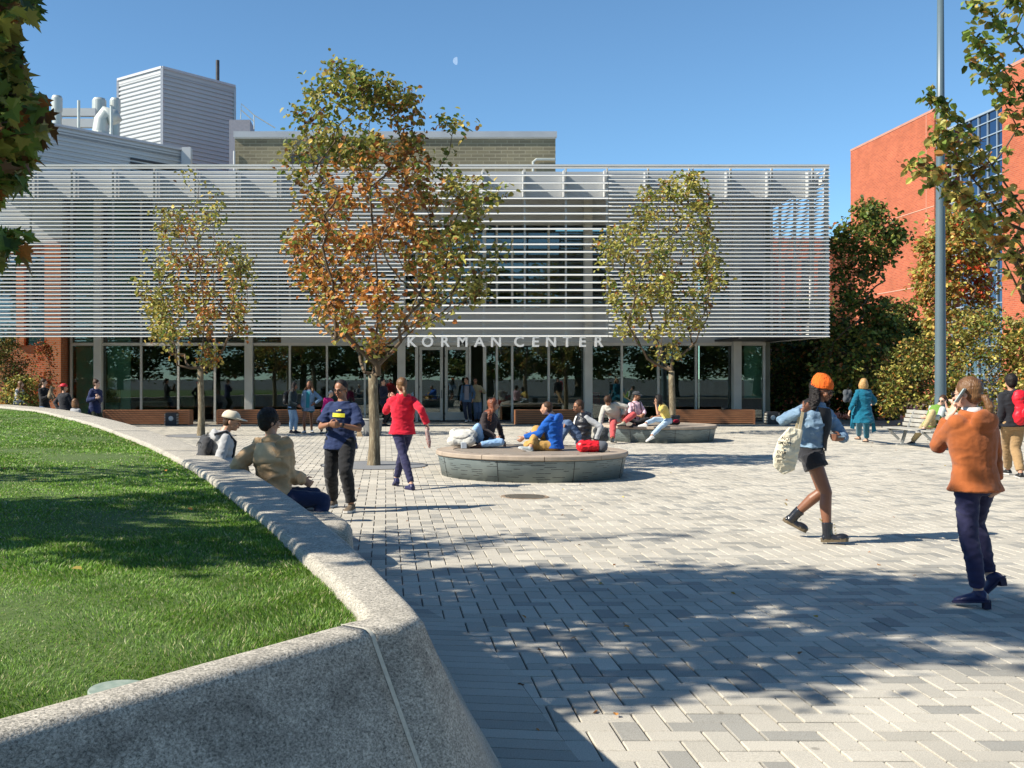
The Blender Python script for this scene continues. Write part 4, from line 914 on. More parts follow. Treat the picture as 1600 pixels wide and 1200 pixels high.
# lamp post
lp = thing('lamp_post', 'tall tapering dark blue grey lamp post rising out of the picture', 'lamp post', (XF(1469.5, 28.2), 28.2, 0)); c = lp.location
M_post = pm('slate painted steel', (.085,.125,.145), (.10,.14,.16), scale=1, rough=.4, spec=.5)
MB().lathe([(.142, 0), (.142, .3), (.125, 4), (.10, 8), (.075, 12.4)], (c.x, c.y), 24).build('pole', M_post, lp, smooth=True)
MB().lathe([(.24, 0), (.24, .03), (.18, .06), (.15, .35), (.142, .36)], (c.x, c.y), 24).build('base_cover', M_post, lp)
m = MB(); m.bar((c.x, c.y, 12.3), (c.x, c.y - 1.2, 12.5), .08, .08); m.build('arm', M_post, lp); m = MB(); m.box(c.x - .15, c.x + .15, c.y - 1.8, c.y - 1.1, 12.42, 12.54); m.build('lamp_head', M_post, lp, bevel=.02)
# park bench (runs away from the viewer, facing left)
pb = thing('park_bench', 'grey slatted park bench where the man in green sits', 'bench', (12.9, 26.4, 0))
M_pb = pm('grey weathered slat', (.40,.385,.34), (.30,.29,.26), scale=4, stretch=(6, 1, 1), rough=.7); M_pbm = pm('brushed bench metal', (.38,.39,.38), (.33,.34,.33), scale=6, rough=.4, metal=.4)
yb0, yb1 = 25.0, 27.5
for k in range(5): m = MB(); m.box(12.52 + k * .10, 12.605 + k * .10, yb0, yb1, .43, .46); m.build('seat_slat', M_pb, pb)
for k in range(4): m = MB(); m.bar((13.07 + k * .035, yb0 + .05, .53 + k * .105), (13.07 + k * .035, yb1 - .0, .53 + k * .105), .025, .085); m.build('back_slat', M_pb, pb)
for y in (25.4, 27.15):
    m = MB(); m.bar((12.50, y, .41), (13.06, y, .41), .05, .05); m.bar((13.02, y, .40), (13.2, y, .90), .05, .04, up=(1, 0, 0)); m.bar((12.98, y, .40), (12.86, y, 0), .06, .06, up=(1, 0, 0)); m.bar((12.55, y, .40), (12.80, y, .16), .05, .05, up=(1, 0, 0)); m.box(12.74, 13.06, y - .05, y + .05, 0, .04); m.build('bench_leg', M_pbm, pb)
# planter tub behind the central trunk
pt = thing('litter_bin', 'dark grey open bin half hidden behind the central tree trunk', 'bin', G(582, 681)); c = pt.location
MB().lathe([(.24, 0), (.30, .48), (.31, .50), (.285, .50), (.26, .2), (.01, .18)], (c.x, c.y), 28, caps=False).build('tub', pm('dark concrete', (.12,.125,.12), (.17,.17,.165), scale=9), pt, smooth=False)
MB().lathe([(.305, .47), (.325, .48), (.325, .51), (.28, .51)], (c.x, c.y), 28, caps=False).build('rim', M_frame, pt)
pg = thing('paper_bag', 'crumpled tan paper bag on the pavers beside the grey bin', 'bag', G(562, 682)); c = pg.location
m = MB(); m.add([(c.x-.09,c.y-.05,0),(c.x+.09,c.y-.05,0),(c.x+.09,c.y+.05,0),(c.x-.09,c.y+.05,0),(c.x-.07,c.y-.02,.2),(c.x+.03,c.y-.04,.15),(c.x+.06,c.y+.03,.12),(c.x-.06,c.y+.02,.22)], [(0,3,2,1),(4,5,6,7),(0,1,5,4),(1,2,6,5),(2,3,7,6),(3,0,4,7)]); m.build('bag_body', pm('kraft paper', (.42,.30,.17), (.36,.25,.14)), pg)
# furniture glimpsed through the glass
M_gc = pm('olive upholstery', (.20,.23,.10), (.16,.19,.08), scale=8)
for k, (px, Y, mt, lb) in enumerate(((290, 43.6, M_gc, 'pale green armchair inside the glass by the left mullion'), (385, 43.6, M_gc, 'pale green armchair inside the glass beside the left column'), (930, 44.6, pm('red upholstery', (.5,.03,.03), (.4,.02,.02)), 'red armchair inside the glass right of the letters'))):
    x = XF(px, Y); z0 = .35 if k < 2 else .5; t = thing('armchair', lb, 'chair', (x, Y, 0), 'armchairs in the lobby'); m = MB(); m.box(x - .3, x + .3, Y, Y + .6, z0 - .1, z0 + .12); m.build('seat', mt, t, bevel=.05)
    m = MB(); m.box(x - .3, x + .3, Y + .5, Y + .66, z0, z0 + .62); m.build('backrest', mt, t, bevel=.06)
    for sx in (-.26, .26):
        for sy in (.06, .55): m = MB(); m.tube([(x + sx, Y + sy, 0), (x + sx * .9, Y + sy, z0 - .1)], .016, 6); m.build('leg', M_dark, t)
for px0, px1, Y, lb in ((192, 262, 43.4, 'low olive counter inside the glass beside the tan board'), (1000, 1060, 45, 'low counter inside the glass behind the olive tree')):
    x0, x1 = XF(px0, Y), XF(px1, Y); t = thing('counter', lb, 'counter', ((x0 + x1) / 2, Y, 0)); m = MB(); m.box(x0, x1, Y, Y + .6, 0, .72); m.build('front', pm('olive board', (.13,.14,.06), (.10,.11,.05)), t); m = MB(); m.box(x0 - .03, x1 + .03, Y - .03, Y + .63, .725, .77); m.build('worktop', M_frame, t, bevel=.01)
# ================================================================= people
UP = Vector((0, 0, 1))
def fl(yaw): a = R(yaw); return Vector((math.sin(a), -math.cos(a), 0)), Vector((math.cos(a), math.sin(a), 0))   # forward, own left
def frame(f, l, u): return Matrix((l, f, u)).transposed()
def cloth(name, c, k=.86, bump=.35, rough=.85, sheen=.15): 
    c = lin(c); return pm(name, c, tuple(x * k for x in c), scale=5, rough=rough, bump=bump, bscale=14, sheen=sheen, spec=.2)
SK = {'dark': pm('dark skin', (.24,.105,.058), (.20,.085,.046), scale=6, rough=.45), 'brown': pm('brown skin', (.33,.155,.085), (.29,.13,.07), scale=6, rough=.45), 'mid': pm('tan skin', (.50,.27,.17), (.46,.24,.15), scale=6, rough=.45), 'fair': pm('fair skin', (.62,.38,.27), (.58,.34,.24), scale=6, rough=.45)}
HR = {'black': pm('black hair', (.012,.010,.010), (.022,.018,.016), scale=30, stretch=(1,1,.2), rough=.6, bump=.3, spec=.2), 'dark': pm('dark brown hair', (.035,.018,.010), (.07,.035,.018), scale=30, stretch=(1,1,.2), rough=.55, bump=.3, spec=.25), 'auburn': pm('auburn hair', (.24,.07,.025), (.13,.035,.015), scale=24, stretch=(1,1,.25), rough=.4, bump=.5),
      'brown': pm('brown hair', (.20,.10,.04), (.12,.055,.022), scale=24, stretch=(1,1,.25), rough=.4, bump=.5), 'blond': pm('blond hair', (.52,.32,.12), (.36,.19,.07), scale=24, stretch=(1,1,.25), rough=.4, bump=.5), 'grey': pm('grey hair', (.35,.33,.31), (.25,.24,.22), scale=24, rough=.5)}
def blob(name, mb, mat, parent, vox=.01, it=5, fold=0., ff=9., puff=0., angle=None):
    me = bpy.data.meshes.new(name); o_ = org(parent); me.from_pydata([Vector(v) - o_ for v in mb.v], [], mb.f)
    bm = bmesh.new(); bm.from_mesh(me); bmesh.ops.recalc_face_normals(bm, faces=bm.faces); bm.to_mesh(me); bm.free()
    t = bpy.data.objects.new('tmp', me); COL.objects.link(t)
    m = t.modifiers.new('r', 'REMESH'); m.mode = 'VOXEL'; m.voxel_size = vox; s = t.modifiers.new('s', 'SMOOTH'); s.factor = .5; s.iterations = it
    bpy.context.view_layer.update(); me2 = bpy.data.meshes.new_from_object(t.evaluated_get(bpy.context.evaluated_depsgraph_get())); bpy.data.objects.remove(t); bpy.data.meshes.remove(me)
    me2.name = name
    if fold:
        n = len(me2.vertices); co = np.empty(n * 3, dtype=np.float32); no = np.empty(n * 3, dtype=np.float32); me2.vertices.foreach_get('co', co); me2.vertices.foreach_get('normal', no); co = co.reshape(-1, 3); no = no.reshape(-1, 3)
        q = co * np.array([ff, ff, ff * 1.7]); d = np.array([mnoise.noise(Vector(v)) for v in q.tolist()]); d2 = np.array([mnoise.noise(Vector(v)) for v in (q * 2.3 + 7).tolist()])
        dd = (.5 - np.abs(d) * 2.2) * fold + (.35 - np.abs(d2)) * fold * .5; co += no * dd[:, None]; me2.vertices.foreach_set('co', co.ravel())
    me2.materials.clear(); return link_mesh(name, me2, mat, parent, smooth=True)
def capsule(mb, a, b, ra, rb, n=12):
    a, b = Vector(a), Vector(b); mb.tube([a, a.lerp(b, .5), b], [ra, (ra + rb) / 2, rb], n); mb.sphere(a, ra * .995, n, 8); mb.sphere(b, rb * .995, n, 8)
def ik(a, b, l1, l2, hint):
    a, b = Vector(a), Vector(b); d = b - a; L = d.length; mx = (l1 + l2) * .998
    if L > mx: b = a + d * (mx / L); d = b - a; L = mx
    L = max(L, abs(l1 - l2) * 1.05 + .01); u = d.normalized(); t = (l1 * l1 - l2 * l2 + L * L) / (2 * L); h = math.sqrt(max(0, l1 * l1 - t * t))
    p = Vector(hint); p = p - u * p.dot(u); p = p.normalized() if p.length > 1e-5 else u.orthogonal().normalized()
    return a + u * t + p * h, b
def on_ray(S, T, L):
    """point at distance L from S on the sight line through T, on T's side in depth"""
    o = Vector((0, 0, CH)); d = (T - o).normalized(); m = S - o; b = m.dot(d); q = b * b - m.dot(m) + L * L
    if q <= 0: return S + (o + d * b - S).normalized() * L
    c = [o + d * (b + s * math.sqrt(q)) for s in (-1, 1)]; return min(c, key=lambda p: (p - T).length)
def loft(mb, rings, n=20):
    """rings: (center, left, fwd, a, b)"""
    V = []
    for c, l, f, a, b in rings:
        for k in range(n): t = 2 * math.pi * k / n; V.append(c + l * (a * math.cos(t)) + f * (b * math.sin(t)))
    F = []
    for i in range(len(rings) - 1):
        for k in range(n): p, q = i * n + k, i * n + (k + 1) % n; F.append((p, q, q + n, p + n))
    F.append(tuple(range(n - 1, -1, -1))); F.append(tuple((len(rings) - 1) * n + k for k in range(n))); mb.add(V, F)
def hand(mb, w_, d, side, k=1., curl=.5, thumb=None):
    """wrist point, direction of the fingers, side = direction from the palm centre to the thumb"""
    d = Vector(d).normalized(); s = Vector(side); s = (s - d * s.dot(d)).normalized(); nrm = d.cross(s) * (1 if curl >= 0 else -1); c = abs(curl)
    p = Vector(w_); loft(mb, [(p, s, nrm, .026 * k, .018 * k), (p + d * .03 * k, s, nrm, .036 * k, .015 * k), (p + d * .075 * k, s, nrm, .041 * k, .013 * k), (p + d * .09 * k, s, nrm, .038 * k, .011 * k)], 12)
    for i, (off, L) in enumerate(((.030, .070), (.010, .080), (-.010, .074), (-.029, .058))):
        q = p + d * .084 * k + s * off * k; dd = (d + s * off * 1.6).normalized(); pts = [q]; ang = 0
        for sg in (.45, .32, .23): ang += c * (.75 + .12 * i); pts.append(pts[-1] + (dd * math.cos(ang) + nrm * math.sin(ang)) * L * k * sg)
        mb.tube(pts, [.0092 * k, .0088 * k, .008 * k, .0065 * k], 8); mb.sphere(pts[-1], .0066 * k, 8, 6)
    q = p + d * .025 * k + s * .030 * k; t1 = (d * .6 + s * .75 + nrm * .3).normalized(); t2 = (d * .9 + s * .2 + nrm * .4 * (1 + c)).normalized()
    mb.tube([q, q + t1 * .034 * k, q + t1 * .034 * k + t2 * .03 * k, q + t1 * .034 * k + t2 * .052 * k], [.013 * k, .011 * k, .0095 * k, .007 * k], 8); mb.sphere(q + t1 * .034 * k + t2 * .052 * k, .007 * k, 8, 6)
def foot(mb, ank, toe_dir, k, sole=0., r=1., pitch=0.):
    f = Vector(toe_dir).normalized(); f = (Vector((f.x, f.y, 0)).normalized() * math.cos(pitch) - UP * math.sin(pitch)); l = UP.cross(f).normalized(); u = f.cross(l); b = Vector(ank) - u * .085 * k
    R_ = [(-.062, .030, .030, .030), (-.05, .036, .036, .040), (0, .037, .044, .046), (.06, .042, .034, .036), (.12, .047, .026, .028), (.165, .042, .021, .022), (.195, .022, .016, .015)]
    loft(mb, [(b + f * x * k + u * h * k, l, u, a * k * r, bb * k * r) for x, a, h, bb in R_], 14); mb.tube([Vector(ank) - u * .03 * k, Vector(ank) + u * .01], [.042 * k * r, .037 * k * r], 12)
    return b, f, l, u
def at(spec, Y): return U(spec[0], spec[1], Y + (spec[2] if len(spec) > 2 else 0))
def person(label, Y, H, pel, nk, hd, yaw, pyaw=None, hyaw=None, pitch=0, armL=None, armR=None, legL=None, legR=None, skin='mid', hair=('short', 'black'), top=None, bottom=None, shoes=None, girth=1., vox=.011, near=False, group=None, shirt=None, loc=None, hands=True, face=True, female=False):
    k = H / 1.75; g = girth; pyaw = yaw if pyaw is None else pyaw; hyaw = yaw if hyaw is None else hyaw
    P, N, Hd = at(pel, Y), at(nk, Y), at(hd, Y); sp = N - P; Lt = .53 * k; 
    if abs(sp.length - Lt) > .07: N = P + sp.normalized() * (Lt + .05 * (1 if sp.length > Lt else -1)); 
    hv = Hd - N; Hd = N + hv.normalized() * .170 * k if hv.length > 1e-3 else N + UP * .170 * k
    f, l = fl(yaw); fp, lp_ = fl(pyaw); fh, lh = fl(hyaw); su = (N - P).normalized()
    l = (l - su * l.dot(su)).normalized(); f = su.cross(l) * -1; f = l.cross(su) * 1.0
    if f.dot(fl(yaw)[0]) < 0: f = -f
    uh = (UP * math.cos(R(pitch)) + fh * math.sin(R(pitch))).normalized(); fh = (fh * math.cos(R(pitch)) - UP * math.sin(R(pitch))).normalized()
    T = thing('person', label, 'person', loc or (P.x, P.y, 0), group)
    SL, SR = N + l * .158 * k - su * .062 * k, N - l * .158 * k - su * .062 * k
    HL, HRt = P + lp_ * .088 * k, P - lp_ * .088 * k
    ua, fa, th, sh = .295 * k, .255 * k, .43 * k, .425 * k
    def P3(v, d=0):
        if isinstance(v, Vector): return v
        return at(v, Y)
    arms = {}
    for s_, A_, S in (('L', armL, SL), ('R', armR, SR)):
        sg = 1 if s_ == 'L' else -1
        if A_ is None: A_ = dict(w=S - UP * .53 * k + f * .06 + l * sg * .05, h=-f)
        W_ = P3(A_['w']); hint = A_.get('h', (0, 0, -1)); 
        if not isinstance(hint, Vector): hint = l * hint[0] * sg + f * hint[1] + UP * hint[2]
        if 'e' in A_: E = on_ray(S, at(A_['e'], Y), ua); W_ = on_ray(E, W_, fa)
        else: E, W_ = ik(S, W_, ua, fa, hint)
        arms[s_] = (S, E, W_, A_)
    legs = {}
    for s_, A_, S in (('L', legL, HL), ('R', legR, HRt)):
        sg = 1 if s_ == 'L' else -1
        if A_ is None: A_ = dict(a=Vector((S.x, S.y, .09 * k)))
        An = A_['a']
        if not isinstance(An, Vector): An = G(An[0], An[1]) + UP * .09 * k if len(An) == 2 else at(An, Y)
        hint = A_.get('h', (0, 1, 0))
        if not isinstance(hint, Vector): hint = lp_ * hint[0] * sg + fp * hint[1] + UP * hint[2]
        K, An2 = ik(S, An, th, sh, hint); 
        if (An - An2).length > .03: An2 = An
        legs[s_] = (S, K, An2, A_)
    # ---- body
    b = MB(); q = 1.0
    F3 = frame(fh, lh, uh)
    b.sphere(Hd + uh * .022 * k - fh * .006 * k, 1, 20, 14, (.073 * k, .090 * k, .088 * k), F3)             # cranium
    b.sphere(Hd - uh * .040 * k + fh * .022 * k, 1, 18, 12, (.056 * k, .062 * k, .066 * k), F3)             # face and jaw
    b.sphere(Hd - uh * .088 * k + fh * .058 * k, 1, 10, 8, (.022 * k, .020 * k, .016 * k), F3)              # chin
    b.sphere(Hd + uh * .006 * k + fh * .080 * k, 1, 12, 8, (.050 * k, .012 * k, .012 * k), F3)              # brow
    b.sphere(Hd - uh * .022 * k + fh * .097 * k, 1, 8, 6, (.012 * k, .014 * k, .022 * k), F3); b.sphere(Hd - uh * .034 * k + fh * .102 * k, 1, 8, 6, (.017 * k, .014 * k, .011 * k), F3)   # nose
    b.sphere(Hd - uh * .060 * k + fh * .082 * k, 1, 8, 6, (.026 * k, .014 * k, .010 * k), F3)
    for sg in (1, -1): b.sphere(Hd + lh * sg * .074 * k - uh * .012 * k - fh * .006 * k, 1, 10, 8, (.010 * k, .020 * k, .030 * k), F3); b.sphere(Hd + lh * sg * .036 * k - uh * .030 * k + fh * .066 * k, 1, 10, 8, (.024 * k, .022 * k, .022 * k), F3)
    b.tube([N - su * .03 * k, N.lerp(Hd, .35), Hd - uh * .03 * k - fh * .015 * k], [.075 * k, .053 * k, .052 * k], 14)
    def torso(mb, e, hem=-.02, topz=.02, flare=0., waist=.0):
        sh_ = [(0., .158, .110), (.12, .150, .104), (.25, .132 - waist, .095), (.42, .146, .108), (.60, .158, .116), (.76, .166, .108), (.86, .158, .092), (.93, .128, .076), (.985, .088, .066), (1.04, .060, .058)]
        rg = []
        L_ = (N - P).length
        if hem < 0:
            for q_ in (1., .5): rg.append((P + UP * hem * q_ , lp_, fp, (.162 + flare * q_) * k * g + e, (.116 + flare * q_ * .9) * k * g + e))
        for t_, a, bb in sh_:
            if t_ < hem: continue
            ll = lp_.lerp(l, t_).normalized(); ff = fp.lerp(f, t_).normalized(); rg.append((P.lerp(N, t_) + ff * (.006 if t_ > .3 else 0), ll, ff, (a * k * (g if t_ < .7 else (1 + g) / 2)) + e * (1 if t_ < .93 else .4), bb * k * g + e * (1 if t_ < .93 else .4)))
        loft(mb, rg, 22)
    torso(b, -.022, .0)
    b.sphere(P - UP * .02 * k, 1, 16, 10, (.125 * k * g, .092 * k * g, .10 * k), frame(fp, lp_, UP))
    for s_ in 'LR':
        S, E, W_, A_ = arms[s_]; sg = 1 if s_ == 'L' else -1
        capsule(b, S - l * sg * .01, E, .043 * k * g, .036 * k * g); capsule(b, E, W_, .036 * k * g, .025 * k)
        if hands:
            hdv = A_.get('hd'); hdv = (W_ - E).normalized() if hdv is None else (hdv if isinstance(hdv, Vector) else l * hdv[0] * sg + f * hdv[1] + UP * hdv[2]); sd = A_.get('sd', UP if abs((W_ - E).normalized().z) < .7 else f)
            hand(b, W_ + hdv.normalized() * .005, hdv, sd, k * 1.0, A_.get('curl', .45) * (sg if 'cs' not in A_ else A_['cs']))
        S, K, An, A_ = legs[s_]; th_r = .082 * k * g
        capsule(b, S, K, th_r, .053 * k * g, 14); b.tube([K, K.lerp(An, .3) - (fp * .012), An], [.050 * k * g, .055 * k * g, .036 * k], 14); td = A_.get('t', fp)
        if not isinstance(td, Vector): td = fl(td)[0]
        foot(b, An, td, k * .94, pitch=R(A_.get('p', 0)))
    blob('body', b, SK[skin], T, vox if not near else .0065, 3 if near else 4)
    # ---- eyes, brows, lips
    if face:
        e_ = MB()
        for sg in (1, -1): e_.sphere(Hd + lh * sg * .030 * k - uh * .006 * k + fh * .083 * k, 1, 8, 6, (.010 * k, .006 * k, .0055 * k), F3); 
        e_.build('eyes', M_black, T, smooth=True); e_ = MB()
        for sg in (1, -1): e_.bar(Hd + lh * sg * .012 * k + uh * .014 * k + fh * .093 * k, Hd + lh * sg * .048 * k + uh * .015 * k + fh * .078 * k, .006, .006 * k)
        e_.build('eyebrows', HR[hair[1]], T); e_ = MB(); e_.sphere(Hd - uh * .060 * k + fh * .092 * k, 1, 10, 6, (.022 * k, .008 * k, .007 * k), F3); e_.build('lips', pm('lips ' + skin, tuple(c * s2 for c, s2 in zip(SK[skin].node_tree.nodes['Color Ramp'].color_ramp.elements[0].color[:3], (.85, .5, .55))), rough=.5), T, smooth=True)
    # ---- hair
    st_, hc = hair; h_ = MB(); C = Hd + uh * .036 * k - fh * (.045 if st_ == 'curly' else .020) * k
    if st_ != 'none':
        rr = {'short': .006, 'crop': .002, 'long': .012, 'curly': .010, 'bob': .014, 'bun': .008, 'tail': .010, 'thick': .018}[st_]
        h_.sphere(C, 1, 20, 14, ((.076 + rr) * k, (.088 + rr) * k, (.086 + rr) * k), F3)
        h_.sphere(Hd - fh * (.062 if st_ == 'curly' else .045) * k - uh * .012 * k, 1, 16, 10, ((.066 + rr * .8) * k, (.055 + rr) * k, (.075 + rr * .5) * k), F3)
        if st_ in ('long', 'curly'):
            r_ = random.Random(int(hd[0])); L = .30 if st_ == 'long' else .16
            for q_ in range(22):
                a = math.pi * (.5 + (q_ / 21 - .5) * 1.05); o_ = lh * math.cos(a) * .080 * k - fh * math.sin(a) * .07 * k; s0 = C + o_ * .8 + uh * .02; s1 = Hd + o_ * (1.25 if st_ == 'curly' else 1.0) - uh * .10 * k
                od = Vector((o_.x, o_.y, 0)).normalized(); hw = r_.uniform(.125, .165) if st_ == 'curly' else r_.uniform(.115, .150); vv = r_.uniform(.55, 1)
                s2 = Vector((N.x, N.y, N.z)) + od * hw * k + fh * .02 - UP * .01 * k; s3 = s2 + od * r_.uniform(-.01, .03) - UP * L * .55 * k * vv; s4 = s3 + od * r_.uniform(-.03, .02) - UP * L * .35 * k * vv
                rr_ = .034 if st_ == 'curly' else .028; h_.tube([s0, s1, s1.lerp(s2, .55) + od * .015, s2, s3, s4], [.030 * k, rr_ * k, rr_ * 1.05 * k, rr_ * k, .024 * k, .007 * k], 8)
        if st_ == 'bob':
            for q_ in range(14):
                a = math.pi * (.5 + (q_ / 13 - .5) * 1.2); o_ = lh * math.cos(a) * .085 * k - fh * math.sin(a) * .075 * k; h_.tube([C + o_ * .8, Hd + o_ * 1.1 - uh * .06 * k, Hd + o_ * 1.15 - uh * .15 * k], [.035 * k, .036 * k, .014 * k], 8)
        if st_ == 'bun': h_.sphere(Hd + uh * .115 * k - fh * .06 * k, .038 * k, 12, 8)
        if st_ == 'tail':
            s0 = Hd - fh * .095 * k - uh * .03 * k; h_.tube([s0 + fh * .03, s0 - fh * .03 * k - uh * .01, s0 - fh * .06 * k - uh * .09 * k, s0 - fh * .045 * k - uh * .19 * k], [.022 * k, .030 * k, .034 * k, .010 * k], 10)
        blob('hair', h_, HR[hc], T, vox if not near else .0075, 3 if st_ != 'curly' else 2, fold={'curly': .014, 'long': .008, 'thick': .006, 'bob': .006, 'short': .003, 'crop': .001, 'tail': .0025}.get(st_, .004), ff={'curly': 34, 'long': 22}.get(st_, 26))
    fold = .009 if near else .007
    # ---- trousers, shorts or skirt
    bt = bottom or dict(m=cloth('dark denim', (.03,.04,.07)))
    kind = bt.get('kind', 'trousers'); e = bt.get('e', .014)
    c_ = MB(); loft(c_, [(P + su * .13 * k, lp_, fp, .138 * k * g, .092 * k * g), (P + su * .04 * k, lp_, fp, .150 * k * g + e * .4, .104 * k * g + e * .4), (P - UP * .05 * k, lp_, fp, .155 * k * g + e, .112 * k * g + e), (P - UP * .10 * k, lp_, fp, .10 * k * g, .09 * k * g)], 20)
    for s_ in 'LR':
        S, K, An, A_ = legs[s_]
        if kind == 'trousers':
            capsule(c_, S, K, .084 * k * g + e, .055 * k * g + e, 16); A2 = K.lerp(An, bt.get('len', .90)); c_.tube([K, K.lerp(A2, .35) - fp * .01, A2], [.054 * k * g + e, .054 * k * g + e, (.040 * k + e) * bt.get('hem', 1.)], 16)
        elif kind == 'shorts': c_.tube([S, S.lerp(K, bt.get('len', .45))], [.086 * k * g + e, .080 * k * g + e + .012], 16)
    if kind == 'skirt':
        kz = legs['L'][1].lerp(legs['R'][1], .5); L_ = bt.get('len', .45); bb = P.lerp(kz, min(L_ / .43, 1)) if L_ <= .43 else P - UP * L_ * k
        loft(c_, [(P + su * .1 * k, lp_, fp, .140 * k * g, .095 * k * g), (P - UP * .04, lp_, fp, .168 * k * g + e, .13 * k * g + e), (P.lerp(bb, .6), lp_, fp, .17 * k * g + e + bt.get('flare', .02) * .6, .15 * k * g + e + bt.get('flare', .02) * .6), (bb, lp_, fp, .175 * k * g + e + bt.get('flare', .02), .16 * k * g + e + bt.get('flare', .02))], 24)
    blob(bt.get('name', kind), c_, bt['m'], T, vox if not near else .009, 3, fold=fold * .8, ff=10)
    # ---- shoes
    if shoes:
        for s_ in 'LR':
            s_m = MB(); so = MB()
            S, K, An, A_ = legs[s_]; td = A_.get('t', fp); td = td if isinstance(td, Vector) else fl(td)[0]
            bs, ff, ll, uu = foot(s_m, An, td, k * .95, r=1.2, pitch=R(A_.get('p', 0)))
            if shoes.get('boot'): s_m.tube([An - uu * .05, An.lerp(K, .12), An.lerp(K, .27)], [.054 * k, .052 * k, .058 * k], 14); s_m.sphere(bs + ff * .13 * k + uu * .035, 1, 12, 8, (.052, .075, .045), frame(ff, ll, uu))
            pts = [(-.07, .030), (-.03, .042), (.05, .044), (.12, .052), (.165, .046), (.195, .025)]; th_ = shoes.get('sole', .022)
            ring = [bs + ff * x * k + ll * w_ * k for x, w_ in pts] + [bs + ff * x * k - ll * w_ * k for x, w_ in reversed(pts)]; n = len(ring)
            so.add([p - uu * (.002) for p in ring] + [p + uu * th_ for p in ring], [tuple(range(n)), tuple(range(2 * n - 1, n - 1, -1))] + [(i, (i + 1) % n, (i + 1) % n + n, i + n) for i in range(n)])
            if shoes.get('heel'): so.bar(bs - ff * .045 * k + uu * .01, bs - ff * .045 * k - UP * .05, .045, .045)
            sh_o = blob('shoe', s_m, shoes['m'], T, vox * .8 if not near else .007, 2); so.build('sole', shoes.get('sm', M_black), sh_o)
    # ---- top
    if shirt:
        c_ = MB(); torso(c_, .010, shirt.get('hem', -.06)); blob('shirt', c_, shirt['m'], T, vox, 3, fold=fold * .5)
    tp = top or dict(m=cloth('grey top', (.3, .3, .3))); e = tp.get('e', .02)
    c_ = MB(); torso(c_, e, tp.get('hem', -.06), flare=tp.get('flare', .01))
    for s_ in 'LR':
        S, E, W_, A_ = arms[s_]; sg = 1 if s_ == 'L' else -1; c_.sphere(S - l * sg * .02 * k, .050 * k * g + e * .6, 12, 8)
        if tp.get('sleeve', 'long') == 'long': capsule(c_, S - l * sg * .01, E, .044 * k * g + e * .75, .038 * k * g + e * .7); c_.tube([E, E.lerp(W_, tp.get('cuff', .96))], [.038 * k * g + e * .7, .028 * k * g + e * .7], 14)
        elif tp['sleeve'] == 'short': c_.tube([S - l * sg * .01, S.lerp(E, tp.get('sl', .72))], [.046 * k * g + e * .8, .050 * k * g + e * .8 + .010], 14)
    if tp.get('hood'): c_.sphere(N - f * (.082 * k + e) - su * .05 * k, 1, 16, 10, (.125 * k, .050 * k, .095 * k), frame(f, l, su)); c_.tube([N + l * math.cos(q_) * .088 * k - f * (math.sin(q_) * .095 * k + .01) + su * (.012 - .02 * math.sin(q_)) for q_ in [R(x) for x in range(-20, 201, 22)]], .030 * k, 8)
    if tp.get('collar'): c_.tube([N - su * .03 * k, N + su * .01 * k, N + su * .04 * k], [.105 * k, .086 * k, .078 * k], 16)
    blob(tp.get('name', 'jacket'), c_, tp['m'], T, vox if not near else .009, 5, fold=tp.get('fold', fold), ff=tp.get('ff', 8))
    return dict(T=T, P=P, N=N, Hd=Hd, f=f, l=l, su=su, fp=fp, lp=lp_, fh=fh, lh=lh, uh=uh, k=k, arms=arms, legs=legs, F3=F3, g=g)
def front_panel(d, mat, name='shirt_front', w=.05, z0=.12, z1=.93, dx=0., e=.034):
    """vertical strip of the inner shirt showing in an open jacket, following the chest"""
    sh_ = [(.12, .104), (.25, .095), (.42, .108), (.60, .116), (.78, .108), (.90, .090), (.97, .074)]; V = []; N_, P_ = d['N'], d['P']; k, g = d['k'], d['g']; n = 9
    for i in range(n):
        t = z0 + (z1 - z0) * i / (n - 1); b = interp(sh_, t) * k * g + e; ll = d['lp'].lerp(d['l'], t).normalized(); ff = d['fp'].lerp(d['f'], t).normalized(); c = P_.lerp(N_, t)
        for j in range(5): u = (j - 2) / 2 * w + dx; V.append(c + ll * u + ff * (b * math.sqrt(max(0.1, 1 - (u / .18) ** 2))))
    F = [(i * 5 + j, i * 5 + j + 1, i * 5 + j + 6, i * 5 + j + 5) for i in range(n - 1) for j in range(4)]
    return MB().add(V, F).build(name, mat, d['T'], smooth=True)
def glasses(d, mat=None, tinted=False):
    m = MB(); Hd, k = d['Hd'], d['k']; lh, fh, uh = d['lh'], d['fh'], d['uh']
    for sg in (1, -1):
        c = Hd + lh * sg * .033 * k - uh * .006 * k + fh * .098 * k; pts = [c + lh * .024 * k * math.cos(t) + uh * .018 * k * math.sin(t) for t in [q * math.pi / 4 for q in range(9)]]
        m.tube(pts, .0034, 5); m.tube([c + lh * sg * .024 * k, Hd + lh * sg * .080 * k + fh * .0], .003, 5)
        if tinted: m.sphere(c, 1, 10, 6, (.024 * k, .004, .018 * k), d['F3'])
    m.tube([Hd + lh * .01 * k + fh * .1 * k, Hd - lh * .01 * k + fh * .1 * k], .002, 5); m.build('glasses', mat or M_black, d['T'])
